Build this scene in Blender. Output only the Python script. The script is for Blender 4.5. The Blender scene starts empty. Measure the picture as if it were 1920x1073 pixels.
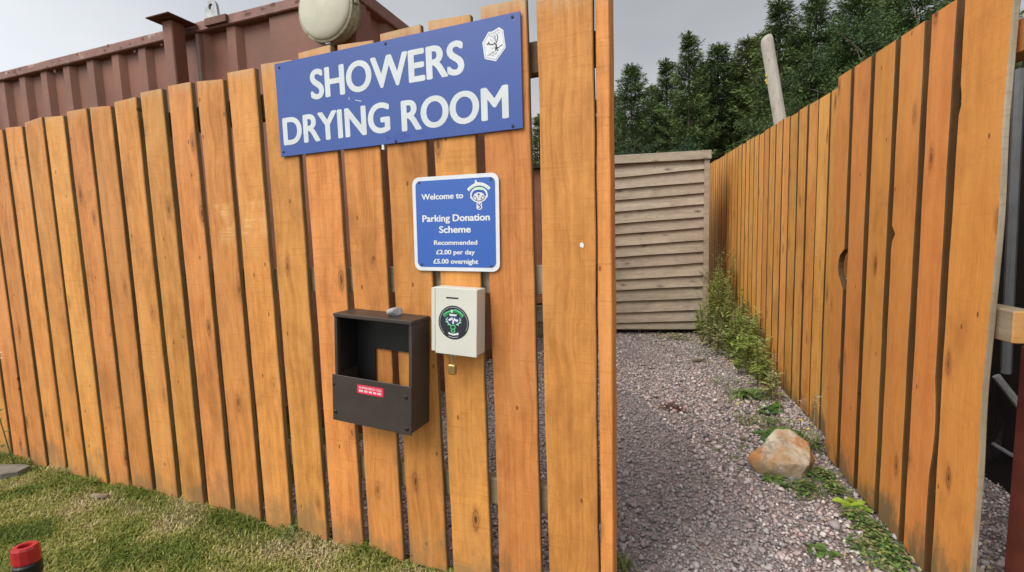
import bpy, math, random
import numpy as np
from mathutils import Vector, Matrix

# ------------------------------------------------------------------ camera, world, sun, exposure
scene = bpy.context.scene
COL = scene.collection
F_PX, PITCH, ROLL, EYE = 870.0, 0.0966, 0.0307, 1.15
FW = np.array([0, math.cos(PITCH), -math.sin(PITCH)])
_rt = np.array([1.0, 0, 0]); _dn = np.cross(FW, _rt)
RT = math.cos(ROLL) * _rt + math.sin(ROLL) * _dn
DN = -math.sin(ROLL) * _rt + math.cos(ROLL) * _dn
cam_d = bpy.data.cameras.new('camera')
cam_d.sensor_width = 36.0
cam_d.lens = 36.0 * F_PX / 1920.0
cam_d.clip_start = 0.05
cam_d.clip_end = 1000.0
cam = bpy.data.objects.new('camera', cam_d)
COL.objects.link(cam)
m = Matrix.Identity(4)
for r in range(3):
    m[r][0] = RT[r]; m[r][1] = -DN[r]; m[r][2] = -FW[r]
m[2][3] = EYE
cam.matrix_world = m
scene.camera = cam

SUN_AZ = math.radians(218)      # compass-like: direction to the sun, measured from +x
SUN_EL = math.radians(48)
world = bpy.data.worlds.new('World')
scene.world = world
world.use_nodes = True
wt = world.node_tree; wt.nodes.clear()
wo = wt.nodes.new('ShaderNodeOutputWorld')
bg = wt.nodes.new('ShaderNodeBackground')
sky = wt.nodes.new('ShaderNodeTexSky')
sky.sky_type = 'NISHITA'; sky.sun_disc = False
sky.sun_elevation = SUN_EL
sky.sun_rotation = math.pi / 2 - SUN_AZ
sky.air_density = 1.0; sky.dust_density = 4.0; sky.ozone_density = 1.0
hs = wt.nodes.new('ShaderNodeHueSaturation')
hs.inputs['Saturation'].default_value = 0.16
hs.inputs['Value'].default_value = 1.0
wtc = wt.nodes.new('ShaderNodeTexCoord')
wmp = wt.nodes.new('ShaderNodeMapping'); wmp.inputs['Scale'].default_value = (1.6, 1.6, 3.4)
wno = wt.nodes.new('ShaderNodeTexNoise'); wno.inputs['Scale'].default_value = 1.1; wno.inputs['Detail'].default_value = 5
wra = wt.nodes.new('ShaderNodeMapRange')
wra.inputs[1].default_value = 0.3; wra.inputs[2].default_value = 0.7; wra.inputs[3].default_value = 0.0; wra.inputs[4].default_value = 1.0
wmix = wt.nodes.new('ShaderNodeMix'); wmix.data_type = 'RGBA'; wmix.blend_type = 'MULTIPLY'; wmix.inputs[0].default_value = 1.0
wcr = wt.nodes.new('ShaderNodeMix'); wcr.data_type = 'RGBA'
wcr.inputs[6].default_value = (0.80, 0.815, 0.85, 1); wcr.inputs[7].default_value = (1.12, 1.12, 1.10, 1)
# an even sheet of cloud is laid over the clear-sky colours
wcl = wt.nodes.new('ShaderNodeMix'); wcl.data_type = 'RGBA'; wcl.inputs[0].default_value = 0.55
wcl.inputs[7].default_value = (6.0, 6.25, 6.65, 1)
wt.links.new(sky.outputs[0], hs.inputs['Color'])
wt.links.new(hs.outputs[0], wcl.inputs[6])
wt.links.new(wtc.outputs['Generated'], wmp.inputs[0]); wt.links.new(wmp.outputs[0], wno.inputs['Vector'])
wt.links.new(wno.outputs['Fac'], wra.inputs[0]); wt.links.new(wra.outputs[0], wcr.inputs[0])
wt.links.new(wcl.outputs[2], wmix.inputs[6]); wt.links.new(wcr.outputs[2], wmix.inputs[7])
# thin cloud glows towards the hidden sun and is greyer away from it
wdot = wt.nodes.new('ShaderNodeVectorMath'); wdot.operation = 'DOT_PRODUCT'
wdot.inputs[1].default_value = (math.cos(SUN_AZ) * math.cos(SUN_EL), math.sin(SUN_AZ) * math.cos(SUN_EL), math.sin(SUN_EL))
wgl = wt.nodes.new('ShaderNodeMapRange'); wgl.interpolation_type = 'SMOOTHSTEP'
wgl.inputs[1].default_value = -0.35; wgl.inputs[2].default_value = 0.95; wgl.inputs[3].default_value = 0.80; wgl.inputs[4].default_value = 1.75
wsc = wt.nodes.new('ShaderNodeVectorMath'); wsc.operation = 'SCALE'
wt.links.new(wtc.outputs['Generated'], wdot.inputs[0]); wt.links.new(wdot.outputs['Value'], wgl.inputs[0])
wsep = wt.nodes.new('ShaderNodeSeparateXYZ'); wt.links.new(wtc.outputs['Generated'], wsep.inputs[0])
wel = wt.nodes.new('ShaderNodeMapRange'); wel.inputs[1].default_value = 0.06; wel.inputs[2].default_value = 0.42; wel.inputs[3].default_value = 1.10; wel.inputs[4].default_value = 0.74   # heavier cloud overhead, brighter low down
wgm = wt.nodes.new('ShaderNodeMath'); wgm.operation = 'MULTIPLY'
wt.links.new(wsep.outputs['Z'], wel.inputs[0]); wt.links.new(wel.outputs[0], wgm.inputs[0]); wt.links.new(wgl.outputs[0], wgm.inputs[1])
wt.links.new(wmix.outputs[2], wsc.inputs[0]); wt.links.new(wgm.outputs[0], wsc.inputs['Scale'])
wt.links.new(wsc.outputs[0], bg.inputs['Color'])
bg.inputs['Strength'].default_value = 0.10
wt.links.new(bg.outputs[0], wo.inputs['Surface'])

sun_d = bpy.data.lights.new('sun', 'SUN')
sun_d.energy = 1.5; sun_d.angle = math.radians(35); sun_d.color = (1.0, 0.95, 0.88)
sun = bpy.data.objects.new('sun', sun_d); COL.objects.link(sun)
sd = Vector((math.cos(SUN_AZ) * math.cos(SUN_EL), math.sin(SUN_AZ) * math.cos(SUN_EL), math.sin(SUN_EL)))
sun.rotation_euler = sd.to_track_quat('Z', 'Y').to_euler()

scene.view_settings.view_transform = 'Standard'
scene.view_settings.look = 'None'
scene.view_settings.exposure = 0.62
scene.view_settings.gamma = 1.0
scene.render.engine = 'CYCLES'
scene.cycles.max_bounces = 6

rng = np.random.default_rng(7)
random.seed(7)

# ------------------------------------------------------------------ measuring helpers (photo pixel -> real place)
EYEV = np.array([0, 0, EYE])
def ray(x, y): return FW + RT * (x - 960) / F_PX + DN * (y - 536.5) / F_PX
def on_ground(x, y, z=0.0):
    d = ray(x, y); return EYEV + d * (z - EYE) / d[2]
def at_depth(x, y, Y):
    d = ray(x, y); return EYEV + d * Y / d[1]
def on_plane(x, y, P, n):
    d = ray(x, y); return EYEV + d * np.dot(np.subtract(P, EYEV), n) / np.dot(d, n)

# ------------------------------------------------------------------ object helpers
def tag(o, label=None, cat=None, group=None, kind=None):
    if label: o['label'] = label
    if cat: o['category'] = cat
    if group: o['group'] = group
    if kind: o['kind'] = kind
    return o
def thing(name, label, cat, loc=(0, 0, 0), rotz=0.0, group=None):
    o = bpy.data.objects.new(name, None); COL.objects.link(o)
    o.empty_display_size = 0.1
    o.location = loc; o.rotation_euler = (0, 0, rotz)
    return tag(o, label, cat, group)

class MB:
    """collects faces and builds ONE mesh object"""
    def __init__(s): s.v = []; s.f = []; s.seed = []; s.mi = []; s.col = []; s.cs = 0.0; s.cm = 0; s.cc = (1, 1, 1)
    def vert(s, p): s.v.append(tuple(p)); s.seed.append(s.cs); s.col.append(s.cc); return len(s.v) - 1
    def face(s, idx): s.f.append(tuple(idx)); s.mi.append(s.cm)
    def box(s, x0, x1, y0, y1, z0, z1, c=0.0, M=None):
        """box with chamfered long edges when c > 0"""
        if c <= 0:
            P = [(x0, y0, z0), (x1, y0, z0), (x1, y1, z0), (x0, y1, z0), (x0, y0, z1), (x1, y0, z1), (x1, y1, z1), (x0, y1, z1)]
            if M is not None: P = [M @ Vector(p) for p in P]
            b = [s.vert(p) for p in P]
            for q in ((0, 3, 2, 1), (4, 5, 6, 7), (0, 1, 5, 4), (1, 2, 6, 5), (2, 3, 7, 6), (3, 0, 4, 7)): s.face([b[i] for i in q])
            return
        # rings: inset bottom, full bottom, full top, inset top ; octagonal section
        def ring(z, k):
            a = c * (1 - k)
            X0, X1, Y0, Y1 = x0 + a, x1 - a, y0 + a, y1 - a
            return [(X0 + c, Y0, z), (X1 - c, Y0, z), (X1, Y0 + c, z), (X1, Y1 - c, z), (X1 - c, Y1, z), (X0 + c, Y1, z), (X0, Y1 - c, z), (X0, Y0 + c, z)]
        s.loft([ring(z0, 0), ring(z0 + c, 1), ring(z1 - c, 1), ring(z1, 0)], M)
    def loft(s, rings, M=None, cap=True, closed=True):
        ids = []
        for r in rings:
            ids.append([s.vert(M @ Vector(p) if M is not None else p) for p in r])
        n = len(rings[0])
        for a, b in zip(ids[:-1], ids[1:]):
            for i in range(n if closed else n - 1):
                j = (i + 1) % n
                s.face((a[i], a[j], b[j], b[i]))
        if cap:
            s.face(ids[0][::-1]); s.face(ids[-1])
        return ids
    def tube(s, pts, rad, n=8, cap=True):
        pts = [Vector(p) for p in pts]
        if not hasattr(rad, '__len__'): rad = [rad] * len(pts)
        rings = []
        up = Vector((0, 0, 1))
        t0 = (pts[1] - pts[0]).normalized()
        if abs(t0.dot(up)) > 0.9: up = Vector((0, 1, 0))
        a = t0.cross(up).normalized()
        for i, p in enumerate(pts):
            t = (pts[min(i + 1, len(pts) - 1)] - pts[max(i - 1, 0)]).normalized()
            a = (a - t * a.dot(t)).normalized(); b = t.cross(a)
            rings.append([p + (a * math.cos(k * 2 * math.pi / n) + b * math.sin(k * 2 * math.pi / n)) * rad[i] for k in range(n)])
        s.loft(rings, None, cap)
    def lathe(s, prof, n=32, M=None):
        """profile of (radius, height) about local z"""
        rings = [[(r * math.cos(2 * math.pi * k / n), r * math.sin(2 * math.pi * k / n), h) for k in range(n)] for r, h in prof]
        s.loft(rings, M)
    def poly(s, pts, y, th=0.0006):
        """thin flat plate in the x-z plane, front at y, facing -y; pts anticlockwise or not"""
        A = sum(p[0] * q[1] - q[0] * p[1] for p, q in zip(pts, pts[1:] + pts[:1]))
        if A < 0: pts = pts[::-1]
        f = [s.vert((p[0], y, p[1])) for p in pts]; b = [s.vert((p[0], y + th, p[1])) for p in pts]
        s.face(f); s.face(b[::-1])
        for i in range(len(pts)):
            j = (i + 1) % len(pts); s.face((f[j], f[i], b[i], b[j]))
    def stroke(s, pts, w, y, th=0.0004):
        """ribbon of width w along pts in the x-z plane"""
        pts = [Vector((p[0], p[1])) for p in pts]
        ws = w if hasattr(w, '__len__') else [w] * len(pts)
        lo, hi = [], []
        for i, p in enumerate(pts):
            t = (pts[min(i + 1, len(pts) - 1)] - pts[max(i - 1, 0)]).normalized(); nn = Vector((-t.y, t.x)) * ws[i] / 2
            lo.append(p - nn); hi.append(p + nn)
        s.poly([tuple(p) for p in lo] + [tuple(p) for p in hi[::-1]], y, th)
    def disc(s, cx, cz, rx, rz, y, n=28, th=0.0006):
        s.poly([(cx + rx * math.cos(2 * math.pi * k / n), cz + rz * math.sin(2 * math.pi * k / n)) for k in range(n)], y, th)
    def build(s, name, mats, parent=None, smooth=False, loc=None, rot=None, label=None):
        me = bpy.data.meshes.new(name)
        me.from_pydata(s.v, [], s.f)
        if not isinstance(mats, (list, tuple)): mats = [mats]
        for mm in mats: me.materials.append(mm)
        me.polygons.foreach_set('material_index', s.mi)
        if smooth: me.polygons.foreach_set('use_smooth', [True] * len(s.f))
        at = me.attributes.new('seed', 'FLOAT', 'POINT'); at.data.foreach_set('value', s.seed)
        ac = me.attributes.new('col', 'FLOAT_COLOR', 'POINT')
        ac.data.foreach_set('color', np.concatenate([np.array(s.col, dtype=np.float32).reshape(-1, 3), np.ones((len(s.v), 1), np.float32)], 1).ravel())
        me.update()
        o = bpy.data.objects.new(name, me); COL.objects.link(o)
        if parent: o.parent = parent
        if loc is not None: o.location = loc
        if rot is not None: o.rotation_euler = rot
        if label: o['label'] = label
        return o

def np_mesh(name, V, Fidx, mat, parent=None, colors=None, seeds=None, smooth=False):
    """V (n,3), Fidx (m,k) equal-size faces"""
    me = bpy.data.meshes.new(name)
    V = np.asarray(V, np.float32); Fidx = np.asarray(Fidx, np.int32); k = Fidx.shape[1]
    me.vertices.add(len(V)); me.vertices.foreach_set('co', V.ravel())
    me.loops.add(Fidx.size); me.loops.foreach_set('vertex_index', Fidx.ravel())
    me.polygons.add(len(Fidx)); me.polygons.foreach_set('loop_start', np.arange(0, Fidx.size, k, dtype=np.int32))
    if smooth: me.polygons.foreach_set('use_smooth', np.ones(len(Fidx), bool))
    me.materials.append(mat)
    if colors is not None:
        ac = me.attributes.new('col', 'FLOAT_COLOR', 'POINT')
        ac.data.foreach_set('color', np.concatenate([colors, np.ones((len(V), 1))], 1).astype(np.float32).ravel())
    me.update(calc_edges=True); me.validate()
    o = bpy.data.objects.new(name, me); COL.objects.link(o)
    if parent: o.parent = parent
    return o

# ------------------------------------------------------------------ materials
class NT:
    def __init__(s, name):
        s.m = bpy.data.materials.new(name); s.m.use_nodes = True; s.t = s.m.node_tree; s.t.nodes.clear()
        s.out = s.n('OutputMaterial'); s.b = s.n('BsdfPrincipled'); s.t.links.new(s.b.outputs[0], s.out.inputs[0])
    def n(s, ty, **kw):
        x = s.t.nodes.new('ShaderNode' + ty)
        for k, v in kw.items(): setattr(x, k, v)
        return x
    def put(s, sock, v):
        if isinstance(v, bpy.types.NodeSocket): s.t.links.new(v, sock)
        elif isinstance(v, (tuple, list)) and len(v) == 3 and sock.type == 'RGBA': sock.default_value = (*v, 1)
        else: sock.default_value = v
    def math(s, op, a, b=0.0, clamp=False):
        x = s.n('Math', operation=op, use_clamp=clamp); s.put(x.inputs[0], a); s.put(x.inputs[1], b); return x.outputs[0]
    def vmath(s, op, a, b):
        x = s.n('VectorMath', operation=op); s.put(x.inputs[0], a); s.put(x.inputs[1], b); return x.outputs[0]
    def noise(s, vec, scale, detail=3, rough=0.5, dist=0.0):
        x = s.n('TexNoise'); s.put(x.inputs['Vector'], vec); x.inputs['Scale'].default_value = scale
        x.inputs['Detail'].default_value = detail; x.inputs['Roughness'].default_value = rough; x.inputs['Distortion'].default_value = dist
        return x.outputs['Fac']
    def rng(s, v, a, b, c=0.0, d=1.0, smooth=True):
        x = s.n('MapRange', interpolation_type='SMOOTHSTEP' if smooth else 'LINEAR')
        s.put(x.inputs[0], v)
        for i, q in enumerate((a, b, c, d)): x.inputs[i + 1].default_value = q
        return x.outputs[0]
    def mix(s, f, a, b, mode='MIX'):
        x = s.n('Mix', data_type='RGBA', blend_type=mode); s.put(x.inputs[0], f); s.put(x.inputs[6], a); s.put(x.inputs[7], b); return x.outputs[2]
    def obj(s): return s.n('TexCoord').outputs['Object']
    def attr(s, name, out='Fac'): return s.n('Attribute', attribute_name=name).outputs[out]
    def sep(s, v): x = s.n('SeparateXYZ'); s.put(x.inputs[0], v); return x.outputs
    def comb(s, a, b, c):
        x = s.n('CombineXYZ')
        for i, q in enumerate((a, b, c)): s.put(x.inputs[i], q)
        return x.outputs[0]
    def done(s, col, rough=0.6, bump=None, bd=0.002, metal=0.0, spec=0.4, bs=1.0):
        s.put(s.b.inputs['Base Color'], col); s.put(s.b.inputs['Roughness'], rough); s.put(s.b.inputs['Metallic'], metal)
        s.b.inputs['Specular IOR Level'].default_value = spec
        if bump is not None:
            x = s.n('Bump'); x.inputs['Distance'].default_value = bd; x.inputs['Strength'].default_value = bs
            s.put(x.inputs['Height'], bump); s.t.links.new(x.outputs[0], s.b.inputs['Normal'])
        return s.m

def wood(name, light, dark, knot, pale, algae=0.0, pale_amt=0.5, scrape=False, grain=1.0, rough=0.62, axis='z', saw=0.25, knots=True, tops=False):
    """stained sawn softwood; every board has its own 'seed'"""
    t = NT(name)
    o = t.obj(); seed = t.attr('seed')
    X = t.sep(o)
    u, w, l = (X[0], X[1], X[2]) if axis == 'z' else (X[2], X[1], X[0])
    vec = t.comb(u, w, l)
    off = t.comb(t.math('MULTIPLY', seed, 17.3), t.math('MULTIPLY', seed, 5.1), t.math('MULTIPLY', seed, 31.7))
    # knots
    kv = t.comb(t.math('ADD', t.math('MULTIPLY', u, 6.3), t.math('MULTIPLY', seed, 13.7)), t.math('ADD', t.math('MULTIPLY', l, 2.3), t.math('MULTIPLY', seed, 47.1)), 0.0)
    vo = t.n('TexVoronoi', voronoi_dimensions='2D'); t.put(vo.inputs['Vector'], kv); vo.inputs['Scale'].default_value = 1.0
    kd = vo.outputs['Distance']
    warp = t.rng(kd, 0.42, 0.05, 0.0, 1.0)
    p = t.vmath('ADD', vec, t.comb(t.math('MULTIPLY', warp, 0.016), 0.0, 0.0))
    p = t.vmath('ADD', p, off)
    n1 = t.noise(t.vmath('MULTIPLY', p, (34 * grain, 20, 0.55)), 1.0, 7, 0.66, 0.25)
    n2 = t.noise(t.vmath('MULTIPLY', p, (160, 60, 3.0)), 1.0, 4, 0.6)
    n3 = t.noise(t.vmath('MULTIPLY', p, (5, 5, 1.6)), 1.0, 4, 0.6, 0.6)
    n4 = t.noise(t.vmath('MULTIPLY', p, (8, 8, 170)), 1.0, 2, 0.5)       # cross-cut saw marks
    n6 = t.noise(t.vmath('MULTIPLY', p, (38, 38, 13)), 1.0, 6, 0.72, 0.4)
    n7 = t.noise(t.vmath('MULTIPLY', p, (11, 11, 4.5)), 1.0, 5, 0.66, 0.5)
    g = t.math('ADD', t.math('ADD', t.math('MULTIPLY', n1, 0.30), t.math('MULTIPLY', n2, 0.18)), t.math('ADD', t.math('MULTIPLY', n6, 0.26), t.math('MULTIPLY', n7, 0.26)))
    col = t.mix(t.rng(g, 0.36, 0.68), light, dark)
    col = t.mix(t.math('MULTIPLY', t.rng(n3, 0.48, 0.72), pale_amt), col, pale)
    # board to board variation
    fr = t.math('FRACT', t.math('MULTIPLY', seed, 7.77)); fr2 = t.math('FRACT', t.math('MULTIPLY', seed, 3.33))
    h = t.n('HueSaturation'); t.put(h.inputs['Color'], col)
    t.put(h.inputs['Value'], t.math('ADD', 0.86, t.math('MULTIPLY', fr, 0.24)))
    t.put(h.inputs['Hue'], t.math('ADD', 0.496, t.math('MULTIPLY', fr2, 0.013)))
    col = h.outputs[0]
    # cloudy smears of wear and dirt
    n5 = t.noise(t.vmath('ADD', t.vmath('MULTIPLY', vec, (3.0, 3.0, 2.0)), off), 1.0, 5, 0.65, 0.3)
    col = t.mix(t.math('MULTIPLY', t.rng(n5, 0.50, 0.74), 0.55), col, tuple(c * 0.62 for c in dark))
    col = t.mix(t.math('MULTIPLY', t.rng(n4, 0.56, 0.74), saw * 1.3), col, dark)
    # scattered pin knots, resin spots and old fixings
    v2 = t.n('TexVoronoi', voronoi_dimensions='2D'); t.put(v2.inputs['Vector'], t.comb(t.math('ADD', t.math('MULTIPLY', u, 16.0), t.math('MULTIPLY', seed, 23.0)), t.math('ADD', t.math('MULTIPLY', l, 8.0), t.math('MULTIPLY', seed, 61.0)), 0.0)); v2.inputs['Scale'].default_value = 1.0
    sp = t.math('MULTIPLY', t.rng(v2.outputs['Distance'], 0.085, 0.045), t.math('GREATER_THAN', t.sep(v2.outputs['Color'])[0], 0.92))
    col = t.mix(t.math('MULTIPLY', sp, 0.7), col, tuple(c * 0.6 for c in knot))
    if knots:
        kd = t.math('ADD', kd, t.math('MULTIPLY', t.math('SUBTRACT', t.noise(t.vmath('MULTIPLY', p, (40, 10, 22)), 1.0, 4, 0.7), 0.5), 0.09)); km = t.rng(kd, 0.15, 0.06); kc = t.rng(kd, 0.06, 0.015)
        rare = t.math('MULTIPLY', t.math('GREATER_THAN', t.sep(vo.outputs['Color'])[0], 0.40), t.rng(t.sep(vo.outputs['Color'])[1], 0.0, 1.0, 0.35, 1.0))
        ring = t.rng(t.math('SINE', t.math('MULTIPLY', kd, 110.0)), -0.2, 1.0)
        km = t.math('MULTIPLY', km, rare)
        col = t.mix(t.math('MULTIPLY', km, t.math('ADD', 0.42, t.math('MULTIPLY', ring, 0.34))), col, knot)
        col = t.mix(t.math('MULTIPLY', t.math('MULTIPLY', kc, rare), 0.8), col, tuple(c * 0.45 for c in knot))
    if tops:     # sun-bleached ends
        tn = t.noise(t.vmath('ADD', t.vmath('MULTIPLY', vec, (40, 9, 6)), off), 1.0, 5, 0.7)
        col = t.mix(t.math('MULTIPLY', t.rng(t.math('ADD', t.rng(l, 1.70, 1.83, 0.0, 0.5, False), t.math('MULTIPLY', tn, 0.6)), 0.52, 0.85), 0.75), col, (0.50, 0.36, 0.21))
    if scrape:   # two boards brushed almost bare beside the sign
        bx = t.math('MULTIPLY', t.math('MULTIPLY', t.math('GREATER_THAN', u, -1.265), t.math('LESS_THAN', u, -0.965)),
                    t.math('MULTIPLY', t.rng(l, 1.12, 1.25), t.rng(l, 1.335, 1.325)))
        ln = t.noise(t.vmath('MULTIPLY', vec, (6, 6, 220)), 1.0, 3, 0.6)
        col = t.mix(t.math('MULTIPLY', bx, t.math('MULTIPLY', t.rng(t.noise(t.vmath('MULTIPLY', vec, (14, 14, 9)), 1.0, 4, 0.6), 0.40, 0.60), t.math('ADD', 0.30, t.math('MULTIPLY', t.rng(ln, 0.48, 0.62), 0.45)))), col, (0.74, 0.44, 0.17))
    if algae > 0:
        an = t.noise(t.vmath('ADD', t.vmath('MULTIPLY', vec, (7, 7, 3.2)), off), 1.0, 5, 0.7)
        zone = t.rng(l, 0.5, 0.0, -0.42, 0.22, False)
        am = t.rng(t.math('ADD', an, zone), 0.5, 0.72)
        col = t.mix(t.math('MULTIPLY', am, algae), col, (0.12, 0.115, 0.065))
    bump = t.math('ADD', t.math('ADD', t.math('MULTIPLY', n1, 0.4), t.math('MULTIPLY', n6, 0.7)), t.math('ADD', t.math('MULTIPLY', n2, 0.3), t.math('MULTIPLY', n4, saw)))
    return t.done(col, t.rng(g, 0.3, 0.7, rough - 0.08, rough + 0.12), bump, 0.0022, spec=0.3)

def plain(name, c, rough=0.5, metal=0.0, var=0.12, scale=14.0, bump=0.0, spec=0.4, c2=None, thr=(0.45, 0.7), amt=0.6, detail=5):
    t = NT(name); o = t.obj()
    n = t.noise(o, scale, detail, 0.6)
    col = t.mix(t.rng(n, 0.3, 0.7), tuple(x * (1 - var) for x in c), tuple(min(1, x * (1 + var)) for x in c))
    if c2:
        n2 = t.noise(o, scale * 0.6, 6, 0.7, 0.4)
        col = t.mix(t.math('MULTIPLY', t.rng(n2, *thr), amt), col, c2)
    return t.done(col, rough, n if bump else None, bump, metal, spec)

def coloured(name, rough=0.7, spec=0.25, sub=0.0, mul=None):
    """natural colour carried per piece in the mesh"""
    t = NT(name); c = t.attr('col', 'Color')
    n = t.noise(t.obj(), 60, 3, 0.6)
    c = t.mix(0.35, c, t.mix(t.rng(n, 0.3, 0.7), (0.6, 0.6, 0.6), (1.25, 1.25, 1.25)), 'MULTIPLY')
    m_ = t.done(c, rough, None, spec=spec)
    if sub:
        tr = t.n('BsdfTranslucent'); t.put(tr.inputs[0], c); ms = t.n('MixShader'); ms.inputs[0].default_value = sub
        t.t.links.new(t.b.outputs[0], ms.inputs[1]); t.t.links.new(tr.outputs[0], ms.inputs[2]); t.t.links.new(ms.outputs[0], t.out.inputs[0])
    return m_

M_fence = wood('stained_fence_wood', (0.70, 0.285, 0.074), (0.38, 0.132, 0.029), (0.17, 0.055, 0.016), (0.62, 0.29, 0.10), algae=0.5, scrape=True, tops=True)
M_fence2 = wood('painted_fence_wood', (0.78, 0.305, 0.075), (0.58, 0.20, 0.042), (0.16, 0.03, 0.016), (0.76, 0.32, 0.09), algae=0.8, pale_amt=0.4, grain=0.7, saw=0.2)
M_fence3 = wood('golden_fence_wood', (0.78, 0.36, 0.085), (0.50, 0.19, 0.036), (0.16, 0.06, 0.02), (0.80, 0.43, 0.14), algae=0.8)
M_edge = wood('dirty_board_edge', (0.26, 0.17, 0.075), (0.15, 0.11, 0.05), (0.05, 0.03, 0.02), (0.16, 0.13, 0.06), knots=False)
M_edge2 = wood('gap_shade_edge', (0.105, 0.048, 0.013), (0.06, 0.03, 0.010), (0.03, 0.02, 0.01), (0.12, 0.07, 0.025), knots=False)  # dark brown edges paint the shade between the path fence boards
M_raw = wood('bare_wood', (0.29, 0.225, 0.15), (0.16, 0.115, 0.075), (0.2, 0.13, 0.09), (0.52, 0.47, 0.4), algae=0.2, knots=False)
M_rail = wood('rail_wood', (0.34, 0.26, 0.17), (0.19, 0.13, 0.08), (0.15, 0.1, 0.07), (0.45, 0.4, 0.33), axis='x', knots=False)
M_railstain = wood('rail_wood_stained', (0.52, 0.24, 0.08), (0.36, 0.15, 0.04), (0.2, 0.1, 0.05), (0.5, 0.3, 0.14), axis='x', knots=False)
M_darkrail = wood('dark_rail_wood', (0.12, 0.07, 0.04), (0.07, 0.04, 0.025), (0.04, 0.02, 0.01), (0.12, 0.08, 0.05), axis='x', knots=False)
M_siding = wood('weathered_siding', (0.46, 0.375, 0.285), (0.26, 0.207, 0.153), (0.08, 0.055, 0.04), (0.36, 0.295, 0.22), axis='x', pale_amt=0.5, rough=0.75)
M_grey = wood('grey_post_wood', (0.48, 0.44, 0.38), (0.33, 0.29, 0.24), (0.15, 0.12, 0.1), (0.5, 0.48, 0.44), rough=0.8)
M_plank = wood('old_plank_wood', (0.24, 0.22, 0.18), (0.10, 0.09, 0.072), (0.1, 0.08, 0.06), (0.34, 0.31, 0.26), axis='x', rough=0.85)

M_blue = plain('sign_blue', (0.022, 0.068, 0.29), 0.42, var=0.05, scale=3, c2=(0.033, 0.08, 0.28), amt=0.5, spec=0.5)
M_blue2 = plain('parking_blue', (0.030, 0.105, 0.41), 0.38, var=0.03, scale=3, spec=0.5)
M_bluedk = plain('deep_blue_paint', (0.03, 0.06, 0.33), 0.4, var=0.1)
M_white = plain('white_vinyl', (0.66, 0.68, 0.70), 0.35, var=0.04, scale=20)
M_whiteold = plain('white_letter', (0.57, 0.61, 0.62), 0.4, var=0.05, scale=12, c2=(0.5, 0.54, 0.58), thr=(0.6, 0.75), amt=0.5)
M_box = plain('white_painted_box', (0.60, 0.59, 0.52), 0.42, var=0.04, scale=6, c2=(0.55, 0.48, 0.30), thr=(0.62, 0.8), amt=0.4)
M_brownbox = plain('dark_brown_powder_coat', (0.046, 0.035, 0.030), 0.45, var=0.15, scale=9, spec=0.4, c2=(0.075, 0.06, 0.05), thr=(0.5, 0.72), amt=0.45)
M_black = plain('black_plastic_and_shade', (0.012, 0.012, 0.013), 0.4, var=0.2)
M_ink = plain('black_ink', (0.02, 0.022, 0.03), 0.5, var=0.1)
M_inkgrey = plain('grey_ink', (0.40, 0.41, 0.45), 0.5, var=0.1)
M_green = plain('green_print', (0.10, 0.55, 0.22), 0.4, var=0.1)
M_palegreen = plain('pale_green_print', (0.52, 0.75, 0.55), 0.4, var=0.1)
M_teal = plain('teal_print', (0.42, 0.70, 0.62), 0.4, var=0.1)
M_navy = plain('navy_print', (0.03, 0.04, 0.16), 0.4, var=0.1)
M_lilac = plain('lilac_print', (0.62, 0.58, 0.80), 0.4, var=0.06)
M_red = plain('red_plastic', (0.40, 0.018, 0.022), 0.35, var=0.1, scale=25, spec=0.5)
M_redst = plain('red_label', (0.75, 0.035, 0.09), 0.4, var=0.06)
M_screw = plain('screw_steel', (0.10, 0.10, 0.11), 0.4, 0.8)
M_screwdk = plain('screw_dark', (0.02, 0.022, 0.025), 0.4, 0.3)
M_brass = plain('brass', (0.50, 0.34, 0.13), 0.35, 0.8, var=0.15, scale=40)
M_chrome = plain('steel', (0.6, 0.6, 0.6), 0.25, 1.0)
M_cont = plain('container_paint', (0.20, 0.078, 0.045), 0.55, var=0.16, scale=3.2, c2=(0.13, 0.05, 0.03), thr=(0.46, 0.72), amt=0.55, bump=0.004)
M_contdk = plain('container_rust', (0.11, 0.042, 0.026), 0.7, var=0.2, scale=8, c2=(0.2, 0.12, 0.09), amt=0.5)
M_rail_rust = plain('rail_paint_flaking', (0.22, 0.105, 0.08), 0.6, var=0.2, scale=9, c2=(0.46, 0.36, 0.30), thr=(0.56, 0.66), amt=0.75)
M_cream = plain('cream_glass', (0.50, 0.48, 0.36), 0.25, var=0.07, scale=7, c2=(0.30, 0.29, 0.16), thr=(0.55, 0.8), amt=0.45, spec=0.5)
M_rim = plain('weathered_rim', (0.36, 0.33, 0.22), 0.5, var=0.25, scale=16, c2=(0.06, 0.06, 0.03), thr=(0.5, 0.66), amt=0.8)
M_galv = plain('galvanised', (0.34, 0.35, 0.35), 0.5, 0.5, var=0.2, scale=25)
M_hut = plain('brown_hut_paint', (0.22, 0.085, 0.045), 0.65, var=0.15, scale=5)
M_darkwall = plain('dark_paint_with_shade', (0.013, 0.010, 0.009), 0.8, var=0.3, scale=6)  # near black; on the gap wall the colour stands in for shade
M_redpost = plain('red_oxide_paint', (0.13, 0.034, 0.022), 0.55, var=0.25, scale=7, c2=(0.07, 0.02, 0.015), amt=0.5)
M_bag = plain('black_sack', (0.012, 0.012, 0.014), 0.45, var=0.3, scale=8, bump=0.02)

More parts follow.
